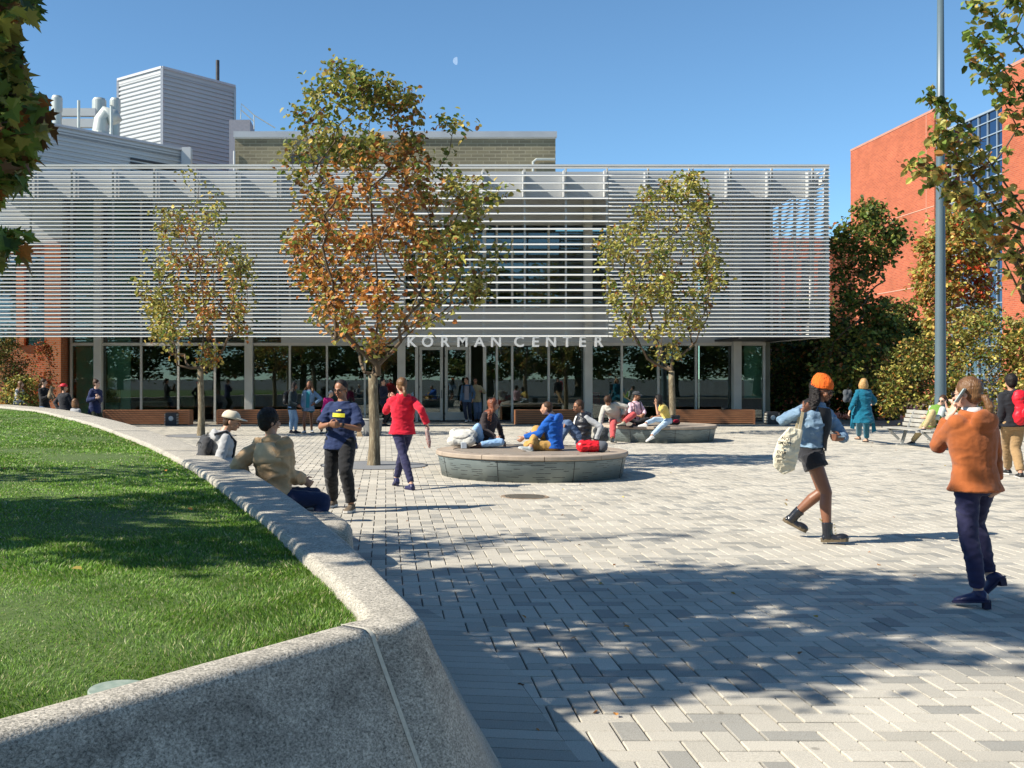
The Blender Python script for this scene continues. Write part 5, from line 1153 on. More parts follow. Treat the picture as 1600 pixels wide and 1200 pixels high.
def cap(d, mat, brim=True, name='cap', back=False):
    m = MB(); Hd, k = d['Hd'], d['k']; f = d['fh'] * (-1 if back else 1); C = Hd + d['uh'] * .050 * k - d['fh'] * .010 * k; F = frame(d['fh'], d['lh'], d['uh'])
    V = []; n = 20; m2 = MB()
    rings = []
    for i in range(7): a = i / 6 * math.pi / 2 * .97; rings.append((C + d['uh'] * (.094 * k * math.sin(a) - .020) - d['fh'] * .008, d['lh'], d['fh'], .094 * k * math.cos(a) ** .8 + .001, .112 * k * math.cos(a) ** .8 + .001))
    loft(m, rings, n)
    if brim:
        V = [];
        for r0, dz_ in ((.095, 0), (.185, -.012)):
            for j in range(9): a = (j / 8 - .5) * 1.7; V.append(C + f * r0 * k * (math.cos(a) if r0 < .1 else .55 + .45 * math.cos(a * 1.2)) + d['lh'] * .088 * k * math.sin(a) * 1.1 + d['uh'] * (dz_ - .004))
        W_ = [v + d['uh'] * .006 for v in V]; m.add(V + W_, [(j, j + 1, j + 10, j + 9) for j in range(8)] + [(j + 18, j + 27, j + 28, j + 19) for j in range(8)] + [(9 + j, 10 + j, 28 + j, 27 + j) for j in range(8)] + [(0, 9, 27, 18), (8, 26, 35, 17)])
    return m.build(name, mat, d['T'], smooth=True)
def phone(d, s_, label, off=(0, 0, 0), mat=None, ear=False):
    S, E, W_, A_ = d['arms'][s_]; h_ = A_.get('hdv') or (W_ - E).normalized(); c = W_ + h_ * .10 * d['k'] + Vector(off)
    if ear: h_ = (d['uh'] * .8 - d['fh'] * .6).normalized(); c = d['Hd'] + d['lh'] * .098 * d['k'] + d['fh'] * .03 - d['uh'] * .035
    if True: pass
    t = thing('phone', label, 'phone', c); m = MB(); u = h_; r_ = u.cross(UP).normalized()
    m.bar(c - u * .035, c + u * .085, .068, .009, up=r_.cross(u)); m.build('phone_body', mat or M_black, t, bevel=.003); m = MB(); m.bar(c - u * .03, c + u * .08, .06, .0105, up=r_.cross(u)); m.build('screen', pm('phone glass', (.25,.35,.38), (.3,.4,.42), rough=.1), t)
def backpack(name, label, cat, c, f, l, u, w, h, dp, mat, strap=None, mat2=None):
    """soft rounded pack: c = centre of the back panel, f = outwards"""
    t = thing(name, label, cat, c); m = MB(); F = frame(f, l, u)
    for sx in (-.5, .5):
        for sz in (-.5, .5): m.sphere(c + f * dp * .45 + l * sx * w * .55 + u * sz * h * .55, 1, 12, 8, (w * .30, dp * .5, h * .28), F)
    m.sphere(c + f * dp * .5, 1, 16, 12, (w * .5, dp * .52, h * .52), F); blob('pack_body', m, mat, t, .013, 3, fold=.006, ff=12)
    m = MB(); m.sphere(c + f * dp * .95 - u * h * .17, 1, 14, 10, (w * .36, dp * .22, h * .22), F); blob('front_pocket', m, mat2 or mat, t, .012, 3, fold=.004, ff=14)
    m = MB(); m.tube([c + u * h * .5 + l * .03 + f * .05, c + u * (h * .5 + .05) + f * .04, c + u * h * .5 - l * .03 + f * .05], .008, 8); m.build('grab_loop', M_black, t)
    z = MB(); z.tube([c + f * dp * 1.0 + l * w * .36 * math.cos(a) + u * (h * .2 + h * .16 * math.sin(a)) for a in [R(q) for q in range(0, 181, 20)]], .004, 6); z.build('zip', M_black, t)
    if strap:
        for sg in (1, -1): m = MB(); pts = strap(sg); m.tube(pts, .016, 8); m.build('shoulder_strap', M_black if mat2 is None else mat2, t)
    return t
C_ = cloth
exec_people = True
# --- woman with the orange beanie
d = person('young woman striding right in an orange beanie, denim jacket and black boots', 11.2, 1.70, (1267,708), (1276,634), (1287,606), 22, pyaw=68, hyaw=42, pitch=8,
    armR=dict(w=(1254,642,-.26), e=(1222,656,.0), hd=Vector((.5,.1,.3)), curl=1.3), armL=dict(w=(1315,685,-.28), e=(1322,690,.1), hd=Vector((-.8,-.4,.1)), curl=1.0),
    legR=dict(a=(1293,834,-.25), t=72, p=-4), legL=dict(a=(1238,808,.22), t=72, p=28, h=(0,1,0)), skin='dark', hair=('curly','black'),
    top=dict(m=pm('faded denim', (.13,.21,.31), (.20,.30,.40), scale=7, rough=.85, bump=.5, bscale=22, c3=(.42,.52,.60), s3=16, f3=.24), e=.022, hem=.04, collar=True, fold=.012, ff=10), bottom=dict(m=C_('charcoal knit', (.022,.022,.026)), kind='shorts', len=.38, e=.022), shoes=dict(m=pm('black leather', (.012,.013,.016), (.02,.02,.024), rough=.22, spec=.6), boot=True, sole=.034, sm=pm('boot sole', (.16,.12,.07))), near=True, girth=1.10, female=True)
front_panel(d, C_('black shirt', (.012,.012,.014)), w=.085, z0=.06, z1=.97, e=.037)
Hd, k = d['Hd'], d['k']; m = MB(); C = Hd + d['uh'] * .062 * k - d['fh'] * .012 * k
loft(m, [(C - d['uh'] * .035 * k, d['lh'], d['fh'], .098 * k, .114 * k), (C - d['uh'] * .0 * k, d['lh'], d['fh'], .104 * k, .119 * k), (C + d['uh'] * .045 * k, d['lh'], d['fh'], .096 * k, .110 * k), (C + d['uh'] * .085 * k - d['fh'] * .01, d['lh'], d['fh'], .076 * k, .088 * k), (C + d['uh'] * .122 * k - d['fh'] * .02, d['lh'], d['fh'], .040 * k, .046 * k)], 24)
blob('beanie', m, pm('orange rib knit', (.85,.16,.015), (.70,.11,.01), scale=70, stretch=(1, 1, .1), rough=.9, bump=.8, bscale=90), d['T'], .008, 2, fold=.003, ff=20)
glasses(d); phone(d, 'L', 'dark phone held by the woman in the orange beanie', off=(0, -.02, .02))
for s_ in 'LR': # laces and yellow pull tabs
    S, K, An, A_ = d['legs'][s_]; ff, ll = fl(72); m = MB()
    for q in range(5): z = -.03 + q * .03; m.tube([An + UP * z + ff * (.075 - q * .004) + ll * .02, An + UP * (z + .012) + ff * (.085 - q * .004), An + UP * z + ff * (.075 - q * .004) - ll * .02], .003, 5)
    m.tube([An + UP * .12 - ff * .05, An + UP * .15 - ff * .075, An + UP * .135 - ff * .055], .006, 6); m.build('laces', pm('tan lace', (.35,.28,.12)), d['T'])
tb = thing('tote_bag', 'cream canvas tote bag with black scribbled lettering at the hip of the striding woman', 'bag', U(1228, 700, 10.9))
def q3(px, py, Y=10.85): return U(px, py, Y)
ou = [(1233,668),(1254,672),(1247,712),(1241,734),(1224,741),(1209,729),(1208,712),(1217,686)]
m = MB(); F_ = [q3(x, y, 10.80) for x, y in ou]; B_ = [q3(x, y, 10.94) for x, y in ou]; cF = q3(1229, 706, 10.745); cB = q3(1229, 706, 11.0); n = len(ou); m.add(F_ + B_ + [cF, cB], [(i, (i + 1) % n, 2 * n) for i in range(n)] + [((i + 1) % n + n, i + n, 2 * n + 1) for i in range(n)] + [(i, i + n, (i + 1) % n + n, (i + 1) % n) for i in range(n)])
M_canvas = pm('cream canvas', (.72,.66,.50), (.62,.56,.41), scale=9, rough=.9, bump=.3, bscale=60); blob('bag_body', m, M_canvas, tb, .009, 2, fold=.008, ff=14)
for Y_, dx in ((10.82, 0), (10.93, -6)): m = MB(); m.bar(q3(1249 + dx, 674, Y_), q3(1255 + dx * .5, 640, Y_ + .05), .028, .005, up=(0, 1, 0)); m.build('handle', pm('canvas strap', (.52,.43,.27), (.45,.37,.22)), tb)
for i, (tx, px, py, sz) in enumerate((('NOT', 1228, 685, .045), ('SMART', 1225, 692, .042), ('is', 1222, 699, .040), ('EVER', 1220, 706, .040), ('GIRL', 1218, 713, .040), ('BE', 1216, 720, .040))):
    if i in (0,): tx = 'NOT'
    me = text_mesh(tx, sz, .002, .0006, 'lettering'); o = link_mesh('lettering', me, M_black, tb); o.rotation_euler = (R(90), R(8), R(-8)); o.location = q3(px + 1, py + 3, 10.748) - Vector(tb.location)
# --- woman in the rust coat
d = person('woman seen from behind in a rust hooded coat and navy trousers, phone at her ear', 7.9, 1.64, (1524,752), (1519,648), (1511,610), 196, pyaw=200, hyaw=222, pitch=4,
    armL=dict(w=(1484,650,.05), e=(1466,696,.2), hd=Vector((.42,-.1,.9)), curl=.9), armR=dict(w=(1556,754,.10), e=(1552,708,.05), curl=.8),
    legL=dict(a=(1529,924,-.03), t=228, p=8, h=(0,1,0)), legR=dict(a=(1547,899,.20), t=225, p=50, h=Vector((-.1,1,0))), skin='fair', hair=('tail','brown'),
    top=dict(m=pm('rust wool', (.38,.108,.030), (.31,.085,.022), scale=5, rough=.9, bump=.45, bscale=11, sheen=.2, spec=.2), e=.036, hem=-.07, flare=.034, hood=True, name='coat', fold=.0045, ff=9, cuff=.88), bottom=dict(m=C_('navy trousers', (.028,.028,.075)), e=.013, len=.93), shoes=dict(m=pm('navy leather', (.025,.025,.075), (.03,.03,.09), rough=.35), heel=True, sole=.012, sm=pm('navy heel', (.02,.02,.06))), near=True, girth=1.0, female=True)
glasses(d, tinted=True); phone(d, 'L', 'pale phone held to the ear of the woman in the rust coat', ear=True, mat=pm('pale phone case', (.45,.55,.55)))
m = MB(); m.tube([d['N'] + d['su'] * .0, d['N'] + d['su'] * .055], [.078, .068], 16); m.build('collar', C_('white collar', (.7,.68,.66)), d['T'], smooth=True)
# --- man in the navy tee
d = person('man in a navy tee with a yellow print and black joggers, hands clasped', 13.8, 1.77, (532,689), (536,629), (532,604), -14, hyaw=-32, pitch=8,
    armR=dict(w=(513,663,-.31), h=(.9,-.4,-1), hd=Vector((.9,-.25,.0)), curl=1.1), armL=dict(w=(532,664,-.30), h=(1.1,-.5,-.7), hd=Vector((-.9,-.25,0)), curl=1.1),
    legR=dict(a=(521,792), t=-25), legL=dict(a=(549,800), t=-20), skin='brown', hair=('crop','black'),
    top=dict(m=C_('navy cotton', (.02,.035,.10)), e=.026, hem=-.10, flare=.012, sleeve='short', sl=.86, name='tee_shirt', fold=.011), bottom=dict(m=C_('black joggers', (.014,.014,.015)), e=.024, len=.93, hem=.95), shoes=dict(m=pm('taupe suede', (.16,.12,.08), (.12,.09,.06), rough=.9), sole=.025, sm=pm('white rubber', (.6,.58,.54))), near=True, girth=1.12)
glasses(d)
f, l, su, N, P, k = d['f'], d['l'], d['su'], d['N'], d['P'], d['k']
pr = front_panel(d, pm('yellow print', (.82,.74,.05), (.75,.66,.03), scale=90), 'chest_print', w=.080, z0=.63, z1=.73, e=.048)
m = front_panel(d, pm('gold print', (.75,.62,.20)), 'chest_emblem', w=.011, z0=.775, z1=.80, dx=-.022, e=.050)
m = front_panel(d, pm('gold print', (.75,.62,.20)), 'chest_emblem', w=.020, z0=.785, z1=.83, dx=.010, e=.050)
W_ = d['arms']['L'][2]; E = d['arms']['L'][1]; m = MB(); u = (W_ - E).normalized(); m.tube([W_ - u * .035, W_ - u * .010], .033, 14); m.build('wristwatch', M_black, d['T'])
# --- woman in the red coat
d = person('woman walking away in a bright red hooded coat, phone held at her left ear', 16.6, 1.70, (629,672), (630,619), (627,602), 186, hyaw=200, pitch=0,
    armL=dict(w=(610,625,.0), e=(603,642,.2), hd=Vector((.4,0,.9)), curl=.9), armR=dict(w=(667,662,.05), e=(658,640,-.2), curl=.9),
    legL=dict(a=(643,757,-.35), t=205, h=(0,1,0)), legR=dict(a=(619,750,.28), t=192, p=22, h=(0,1,0)), skin='fair', hair=('tail','brown'),
    top=dict(m=C_('red wool', (.62,.012,.035)), e=.030, hem=-.06, flare=.02, hood=True, name='coat', fold=.009, ff=7), bottom=dict(m=C_('navy trousers', (.028,.028,.075)), e=.010, len=.93), shoes=dict(m=bpy.data.materials['navy leather'], heel=True, sole=.012, sm=bpy.data.materials['navy heel']), near=True, girth=1.06, female=True)
W_ = d['arms']['R'][2]; t = thing('umbrella', 'short folded patterned umbrella in the right hand of the woman in red', 'umbrella', W_ - UP * .1); m = MB(); m.tube([W_ - UP * .05 , W_ - UP * .10, W_ - UP * .28 + Vector((.03,0,0)), W_ - UP * .37 + Vector((.04,0,0))], [.012, .032, .036, .014], 10); m.build('canopy_roll', pm('checked fabric', (.45,.40,.36), (.25,.05,.05), scale=60), t); m = MB(); m.tube([W_ - UP * .01, W_ - UP * .12], .012, 8); m.build('handle', M_dark, t)
# --- seated man in the tan jacket and his neighbour with the cap
d = person('man in a tan jacket sitting on the stone seat, back to the viewer', 10.5, 1.76, (430,778), (424,686), (421,652), 150, pyaw=112, hyaw=118,
    armR=dict(w=(472,750,.0), e=(452,742,-.1), hd=Vector((.8,.2,-.4)), curl=.9), armL=dict(w=(392,756,.22), e=(372,726,.02), curl=.6),
    legR=dict(a=Vector((-.62,10.3,.09)), t=105, h=(.1,1,.9)), legL=dict(a=Vector((-.66,10.75,.09)), t=110, h=(.1,1,.9)), skin='mid', hair=('thick','black'),
    top=dict(m=pm('tan waxed cotton', (.56,.37,.20), (.42,.27,.14), scale=5, rough=.75, bump=.6, bscale=12), e=.048, hem=-.11, flare=.03, collar=True, fold=.020, ff=6.5), bottom=dict(m=C_('navy denim', (.02,.03,.075)), e=.016), shoes=dict(m=M_black), near=True, girth=1.05)
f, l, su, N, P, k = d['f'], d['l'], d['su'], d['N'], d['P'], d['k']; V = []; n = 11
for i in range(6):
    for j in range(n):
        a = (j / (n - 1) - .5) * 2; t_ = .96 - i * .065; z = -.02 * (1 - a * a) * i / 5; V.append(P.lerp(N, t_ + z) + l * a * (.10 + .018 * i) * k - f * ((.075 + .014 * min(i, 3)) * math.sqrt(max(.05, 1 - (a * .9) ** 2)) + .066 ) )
m = MB().add(V, [(i*n+j, i*n+j+1, (i+1)*n+j+1, (i+1)*n+j) for i in range(5) for j in range(n-1)]); o = m.build('back_cape', pm('sunlit tan cotton', (.66,.48,.29), (.54,.38,.22), scale=6, rough=.8, bump=.5, bscale=12), d['T'], smooth=True); sm_ = o.modifiers.new('s', 'SOLIDIFY'); sm_.thickness = .014  # yoke flap coloured lighter than the jacket to stand for sun on it
d = person('man in a cream cap and grey jacket sitting beyond the tan jacket man', 12.4, 1.74, (343,742), (348,691), (357,666), 112, hyaw=86, pitch=12,
    armR=dict(w=(368,722,-.1), h=(.5,-.6,-1)), armL=dict(w=(372,722,.3), h=(.5,-.6,-1)), legR=dict(a=Vector((-1.20,12.4,.09)), t=100, h=(.1,1,.9)), legL=dict(a=Vector((-1.25,12.8,.09)), t=105, h=(.1,1,.9)), skin='mid', hair=('short','dark'),
    top=dict(m=C_('pale grey cotton', (.42,.42,.42)), e=.026, hood=True), bottom=dict(m=C_('dark denim', (.03,.04,.07))), shoes=dict(m=M_black), near=True)
cap(d, pm('cream twill', (.66,.58,.44), (.58,.50,.37), scale=12, rough=.85))
f, l, su, N, P = d['f'], d['l'], d['su'], d['N'], d['P']
backpack('backpack', 'dark grey backpack worn by the seated man in the cream cap', 'backpack', P.lerp(N, .46) - f * .14, -f, -l, su, .29, .40, .13, C_('charcoal nylon', (.045,.045,.048)), strap=lambda sg: [N + l * sg * .10 - f * .13 - su * .02, N + l * sg * .11 + su * .03, N + l * sg * .12 + f * .12 - su * .08, N + l * sg * .14 + f * .10 - su * .28])
# --- three people on the near round bench
jean = pm('light blue denim', (.22,.38,.60), (.30,.46,.66), scale=6, rough=.85, bump=.4, bscale=30)
d = person('young woman with long auburn hair sitting on the near round bench', 19.7, 1.66, (757,689), (766,645), (772,630), 48, pyaw=10, hyaw=78, pitch=0,
    armR=dict(w=(774,683,-.25), h=(.3,-.4,-1), curl=.5), armL=dict(w=(786,688,.15), h=(1,-.4,-.2), hd=Vector((.3,0,-.9)), curl=.3),
    legR=dict(a=(729,691,-.10), t=265, h=Vector((.5,-.55,.75))), legL=dict(a=(748,695,-.40), t=260, h=Vector((1.2,-.5,.1))), skin='mid', hair=('long','auburn'), top=dict(m=C_('brown black jacket', (.035,.026,.026)), e=.026, fold=.010), bottom=dict(m=jean), shoes=dict(m=pm('brown leather', (.07,.03,.018), (.05,.02,.012), rough=.4)), female=True, vox=.010)
d = person('man in a royal blue hoodie and tan trousers sitting cross legged on the near bench', 18.75, 1.76, (866,696), (864,650), (852,636), 232, pyaw=248, hyaw=252,
    armL=dict(w=(819,683,-.02), h=(.2,0,-1), hd=Vector((-.8,-.1,-.6)), curl=.8), armR=dict(w=(822,683,.38), h=(.2,0,-1), curl=.8),
    legL=dict(a=(834,697,.30), t=250, h=Vector((-1,-1,.12))), legR=dict(a=(829,699,-.24), t=262, p=-20, h=Vector((-.4,.4,1))), skin='mid', hair=('crop','dark'), top=dict(m=C_('royal blue fleece', (.010,.10,.42)), e=.034, hood=True, hem=-.05, flare=.02, name='hoodie', fold=.011), bottom=dict(m=C_('golden khaki', (.50,.29,.085)), e=.02), shoes=dict(m=C_('pale grey mesh', (.38,.42,.42)), sm=pm('white rubber', (.6,.58,.54))), vox=.010, girth=1.08)
vest = pm('black quilted nylon', (.014,.014,.018), (.022,.022,.028), scale=6, rough=.35, bump=.6, bscale=18)
d = person('man with glasses in a dark vest over grey sleeves on the near bench', 19.8, 1.76, (910,689), (911,648), (903,634), 288, pyaw=268, hyaw=288, pitch=4,
    armL=dict(w=(931,688,-.25), h=Vector((.6,-.2,.3)), hd=Vector((.3,0,-.9)), curl=.3), armR=dict(w=(884,668,-.1), h=(.4,0,-1)),
    legL=dict(a=(872,694,-.2), t=270, h=Vector((-.3,0,1))), legR=dict(a=(868,694,.2), t=270, h=Vector((-.3,0,1))), skin='brown', hair=('short','dark'), top=dict(m=C_('heather grey sweat', (.36,.37,.38)), e=.020, hood=False), bottom=dict(m=C_('mid denim', (.10,.15,.25))), shoes=dict(m=M_black), vox=.010)
glasses(d); c_ = MB()
P, N, l, f, lp2, fp2, k, su = d['P'], d['N'], d['l'], d['f'], d['lp'], d['fp'], d['k'], d['su']
loft(c_, [(P.lerp(N, t), lp2.lerp(l, t).normalized(), fp2.lerp(f, t).normalized(), a, b) for t, a, b in ((.02,.20,.16),(.25,.19,.155),(.5,.20,.165),(.75,.205,.16),(.9,.185,.135),(1.0,.12,.11),(1.08,.10,.10))], 22); c_.sphere(N - f * .08, 1, 12, 8, (.12, .06, .07), frame(f, l, su)); blob('vest', c_, vest, d['T'], .011, 3, fold=.012, ff=7)
front_panel(d, C_('white tee', (.7,.68,.64)), w=.03, z0=.2, z1=.95, e=.058)
# --- three people on the far bench
d = person('man in grey sweatshirt and rose red trousers leaning down from the far bench', 28.45, 1.76, (964,656,0), (951,632,-.25), (949,625,-.42), -14, hyaw=-30, pitch=40,
    armR=dict(w=(937,668,-.45), h=(.6,0,.2), curl=.7), armL=dict(w=(974,650,-.25), h=(1,-.3,0)), legR=dict(a=(957,686,-.65), t=10, h=Vector((-.25,-1,.6))), legL=dict(a=(974,660,-.55), t=-70, h=Vector((.9,-.6,.5))), skin='brown', hair=('thick','dark'), top=dict(m=C_('warm grey sweat', (.42,.40,.35)), e=.034, name='sweatshirt', cuff=.85), bottom=dict(m=C_('rose red twill', (.55,.085,.085)), e=.022), shoes=dict(m=C_('tan canvas shoe', (.42,.38,.28))), vox=.012, girth=1.08)
d = person('man in pink checked shirt and dark cap sitting in the middle on the far bench', 28.9, 1.72, (995,655), (992,632), (994,621), 22, hyaw=50, pitch=10,
    armR=dict(w=(998,650,-.35), h=(.8,0,-1), curl=.8), armL=dict(w=(1006,648,-.3), h=(.8,0,-1), curl=.8), legR=dict(a=(1000,663,-.45), t=60, h=Vector((-.8,-.7,.2))), legL=dict(a=(990,663,-.5), t=-40, h=Vector((.9,-.6,.2))), skin='brown', hair=('short','black'), top=dict(m=pm('pink check', (.62,.33,.40), (.72,.56,.60), scale=40, rough=.9), e=.022, name='shirt', cuff=.8), bottom=dict(m=C_('black cotton', (.012,.012,.014))), shoes=dict(m=M_black), vox=.012)
cap(d, C_('dark grey cap', (.05,.052,.055)))
for sg in (1, -1):
    m = MB(); f, l, N, P = d['f'], d['l'], d['N'], d['P']; m.tube([N + l * sg * .10 - f * .05 + UP * .02, N + l * sg * .10 + f * .12 - UP * .03, N + l * sg * .11 + f * .16 - UP * .25], .012, 6); m.build('braces', M_black, d['T'])
d = person('woman in a yellow tee and pale jeans resting her cheek on her hand', 28.2, 1.64, (1043,657), (1035,634), (1027,622), 262, pyaw=276, hyaw=262, pitch=8,
    armL=dict(w=(1025,633,-.20), h=Vector((-.3,-.4,-1)), hd=Vector((0,0,1)), curl=.4), armR=dict(w=(1022,652,.2), h=(.4,0,-1)), legL=dict(a=(1017,682,-.52), t=265, p=25, h=Vector((-.8,-.5,.9))), legR=dict(a=(1008,662,-.35), t=250, h=Vector((-1,-.3,.6))), skin='mid', hair=('bob','black'), top=dict(m=C_('butter yellow tee', (.72,.52,.13)), e=.018, sleeve='short', name='tee_shirt', hem=.02), bottom=dict(m=pm('pale denim', (.38,.50,.62), (.48,.58,.68), scale=6, rough=.85), e=.014, len=.86), shoes=dict(m=C_('white canvas', (.72,.71,.68)), sm=pm('white rubber', (.6,.58,.54))), vox=.012, female=True)
# --- woman in teal
teal = C_('teal jersey', (.006,.135,.215), k=.8)
d = person('blond woman in a long teal tunic and trousers walking away', 27.5, 1.70, (1349,641), (1349,609), (1349,600), 182, armL=dict(w=(1328,642,-.05), h=(.3,-1,0), curl=.6), armR=dict(w=(1364,630,.3), h=(.6,-.6,-.8)),
    legL=dict(a=(1342,687), t=185), legR=dict(a=(1354,691), t=180), skin='fair', hair=('bob','blond'), top=dict(m=teal, e=.034, hem=-.32, flare=.075, name='tunic', fold=.016, ff=6), bottom=dict(m=teal, e=.026, len=.9), shoes=dict(m=pm('sandal leather', (.5,.32,.22))), vox=.012, girth=1.08, female=True)
m = MB(); P, l, f = d['P'], d['l'], d['f']
for sg, L in ((1, .48), (-1, .56)):
    m = MB(); m.add([P + l * sg * .20 + UP * .1, P + l * sg * .24 + UP * .1 + f * .12, P + l * sg * .34 - UP * L * .95, P + l * sg * .23 - UP * L], [(0, 1, 2, 3)])
    o = m.build('tunic_tail', teal, d['T']); s_ = o.modifiers.new('s', 'SOLIDIFY'); s_.thickness = .012
hb = d['P'] + l * .33 + UP * .36; backpack('shoulder_bag', 'dark grey bag at the left side of the woman in teal', 'bag', hb + f * .1, f, l, UP, .2, .3, .14, C_('dark grey bag cloth', (.07,.08,.09)))
# --- man in green on the park bench
d = person('man with sunglasses in a green top reclining on the park bench', 25.9, 1.78, (1452,663), (1466,637), (1473,626), 292, pyaw=276, hyaw=300, pitch=10,
    armL=dict(w=(1449,652,-.22), h=(1,-.2,-.2)), armR=dict(w=(1462,655,-.05), h=(.6,0,-1)), legR=dict(a=(1426,695), t=290, h=Vector((-.6,0,1))), legL=dict(a=(1443,670,-.35), t=285, h=Vector((-.4,-.8,.7))), skin='fair', hair=('short','dark'), top=dict(m=C_('leaf green cotton', (.14,.27,.04)), e=.024, name='long_sleeve_top', sleeve='long'), bottom=dict(m=C_('sand chinos', (.48,.37,.19)), e=.020), shoes=dict(m=C_('navy mesh shoe', (.03,.035,.05)), sm=pm('white rubber', (.6,.58,.54))), vox=.012)
glasses(d, tinted=True); m = MB()
for s_ in 'LR': S, E, W_, A_ = d['arms'][s_]; m.tube([S + UP * .03, E], [.078, .068], 12); m.tube([E, E.lerp(W_, .95)], [.068, .052], 12)
blob('pale_sleeves', m, C_('pale grey sleeve', (.5,.55,.52)), d['T'], .012, 3)
front_panel(d, C_('white lettering', (.75,.8,.72)), 'chest_lettering', w=.05, z0=.62, z1=.68, e=.036)
# --- man with the red backpack
d = person('man in black hoodie and khaki trousers walking away at the right edge', 18.2, 1.80, (1583,661), (1581,613), (1579,597), 178, armL=None, armR=None, legL=dict(a=(1575,742), t=185), legR=dict(a=(1595,748), t=165, p=-4), skin='mid', hair=('thick','black'), top=dict(m=C_('black fleece', (.016,.017,.022)), e=.03, hood=True, name='hoodie'), bottom=dict(m=C_('khaki drill', (.36,.23,.11)), e=.024), shoes=dict(m=M_black, sm=pm('white rubber', (.6,.58,.54))), vox=.011, girth=1.05)
f, l, su, N, P = d['f'], d['l'], d['su'], d['N'], d['P']
bp_ = backpack('backpack', 'bright red backpack on the man at the right edge', 'backpack', P.lerp(N, .52) - f * .15 - l * .11, -f, -l, su, .40, .54, .18, pm('red nylon', (.72,.012,.03), (.6,.01,.022), scale=6, rough=.5), strap=lambda sg: [N + l * sg * .10 - f * .13 - su * .02, N + l * sg * .11 + su * .04, N + l * sg * .12 + f * .13 - su * .08, N + l * sg * .15 + f * .10 - su * .3])
# --- two women talking near the glass
d = person('young woman in a dark jacket and light jeans facing her friend by the timber bench', 32.8, 1.62, (456,637), (458,611), (460,603), 70, hyaw=80, armL=dict(w=(466,632,.1), h=(.4,-1,-.3)), armR=dict(w=(465,634,-.15), h=(.4,-1,-.3)), legL=dict(a=(462,677), t=80), legR=dict(a=(455,677), t=70), skin='dark', hair=('long','black'), top=dict(m=C_('dark teal jacket', (.018,.03,.035)), e=.024), bottom=dict(m=jean), shoes=dict(m=C_('navy mesh shoe', (.03,.035,.05))), vox=.013, female=True)
f, l, su, N, P = d['f'], d['l'], d['su'], d['N'], d['P']; backpack('backpack', 'black backpack on the young woman in the dark jacket', 'backpack', P.lerp(N, .55) - f * .14, -f, -l, su, .28, .38, .14, M_black)
d = person('young woman with curly brown hair in a denim jacket over a teal top', 33.0, 1.66, (482,637), (483,610), (483,600), -8, hyaw=-25, pitch=8, armL=dict(w=(492,630,-.1), h=(.8,-.5,0)), armR=dict(w=(472,638,-.1), h=(.5,-1,0)), legL=dict(a=(487,676), t=15), legR=dict(a=(476,677), t=-20), skin='dark', hair=('curly','brown'), top=dict(m=bpy.data.materials['faded denim'], e=.03, hem=-.10, flare=.02), bottom=dict(m=C_('teal short', (.02,.12,.15)), kind='shorts', len=.3), shoes=dict(m=C_('white canvas', (.72,.71,.68))), vox=.013, female=True)
front_panel(d, C_('teal top', (.03,.22,.27)), w=.055, z0=.0, z1=.95, e=.046)
d = person('grey haired person in magenta mostly hidden behind the navy tee man', 32.2, 1.42, (509,641), (514,622), (518,614), 40, legL=dict(a=(511,677), t=40), legR=dict(a=(502,678), t=30), skin='mid', hair=('short','grey'), top=dict(m=C_('magenta cotton', (.5,.01,.16)), e=.026), bottom=dict(m=C_('navy denim', (.02,.03,.075))), shoes=dict(m=C_('tan canvas shoe', (.42,.38,.28))), vox=.013)
d = person('dark clothed person with a phone standing right of the central trunk', 38.2, 1.75, (600,629), (599,604), (598,596), 60, armR=dict(w=(607,616,-.2), h=(.5,-.5,-1)), skin='mid', hair=('short','black'), top=dict(m=C_('midnight jacket', (.012,.014,.03)), e=.03), bottom=dict(m=C_('black cotton', (.012,.012,.014))), shoes=dict(m=M_black), vox=.014)
# --- two men leaving through the door
d = person('young man in a blue denim jacket and grey tee walking out of the doors', 41.5, 1.80, (730,626), (730,600), (728,592), -12, hyaw=-35, armL=dict(w=(739,624,-.05), h=(.5,-1,0)), armR=dict(w=(720,627,-.05), h=(.5,-1,0)), legL=dict(a=(735.5,659.5), t=-10), legR=dict(a=(729,660), t=-15), skin='mid', hair=('short','dark'), top=dict(m=C_('mid blue denim jacket', (.07,.13,.22)), e=.03, hem=-.05), bottom=dict(m=C_('dark denim', (.03,.04,.07))), shoes=dict(m=C_('white canvas', (.72,.71,.68))), vox=.013)
front_panel(d, C_('mauve grey tee', (.26,.24,.27)), w=.085, z0=.06, z1=.93, e=.044)
for sg in (1, -1): f, l, N = d['f'], d['l'], d['N']; m = MB(); m.tube([N + l * sg * .12 + UP * .02, N + l * sg * .12 + f * .14 - UP * .05, N + l * sg * .13 + f * .15 - UP * .3], .017, 6); m.build('backpack_strap', M_black, d['T'])
d = person('young man in beige tee walking behind the denim jacket man at the doors', 41.95, 1.80, (745,626), (743,599), (742,591), 5, armL=dict(w=(753,612,-.2), h=(.8,-.3,-.8)), legL=dict(a=(748,659), t=5), legR=dict(a=(743,659), t=-5), skin='brown', hair=('short','black'), top=dict(m=C_('beige tee', (.40,.33,.20)), e=.024, name='tee_shirt'), bottom=dict(m=C_('mid denim', (.10,.15,.25))), shoes=dict(m=M_black), vox=.013)
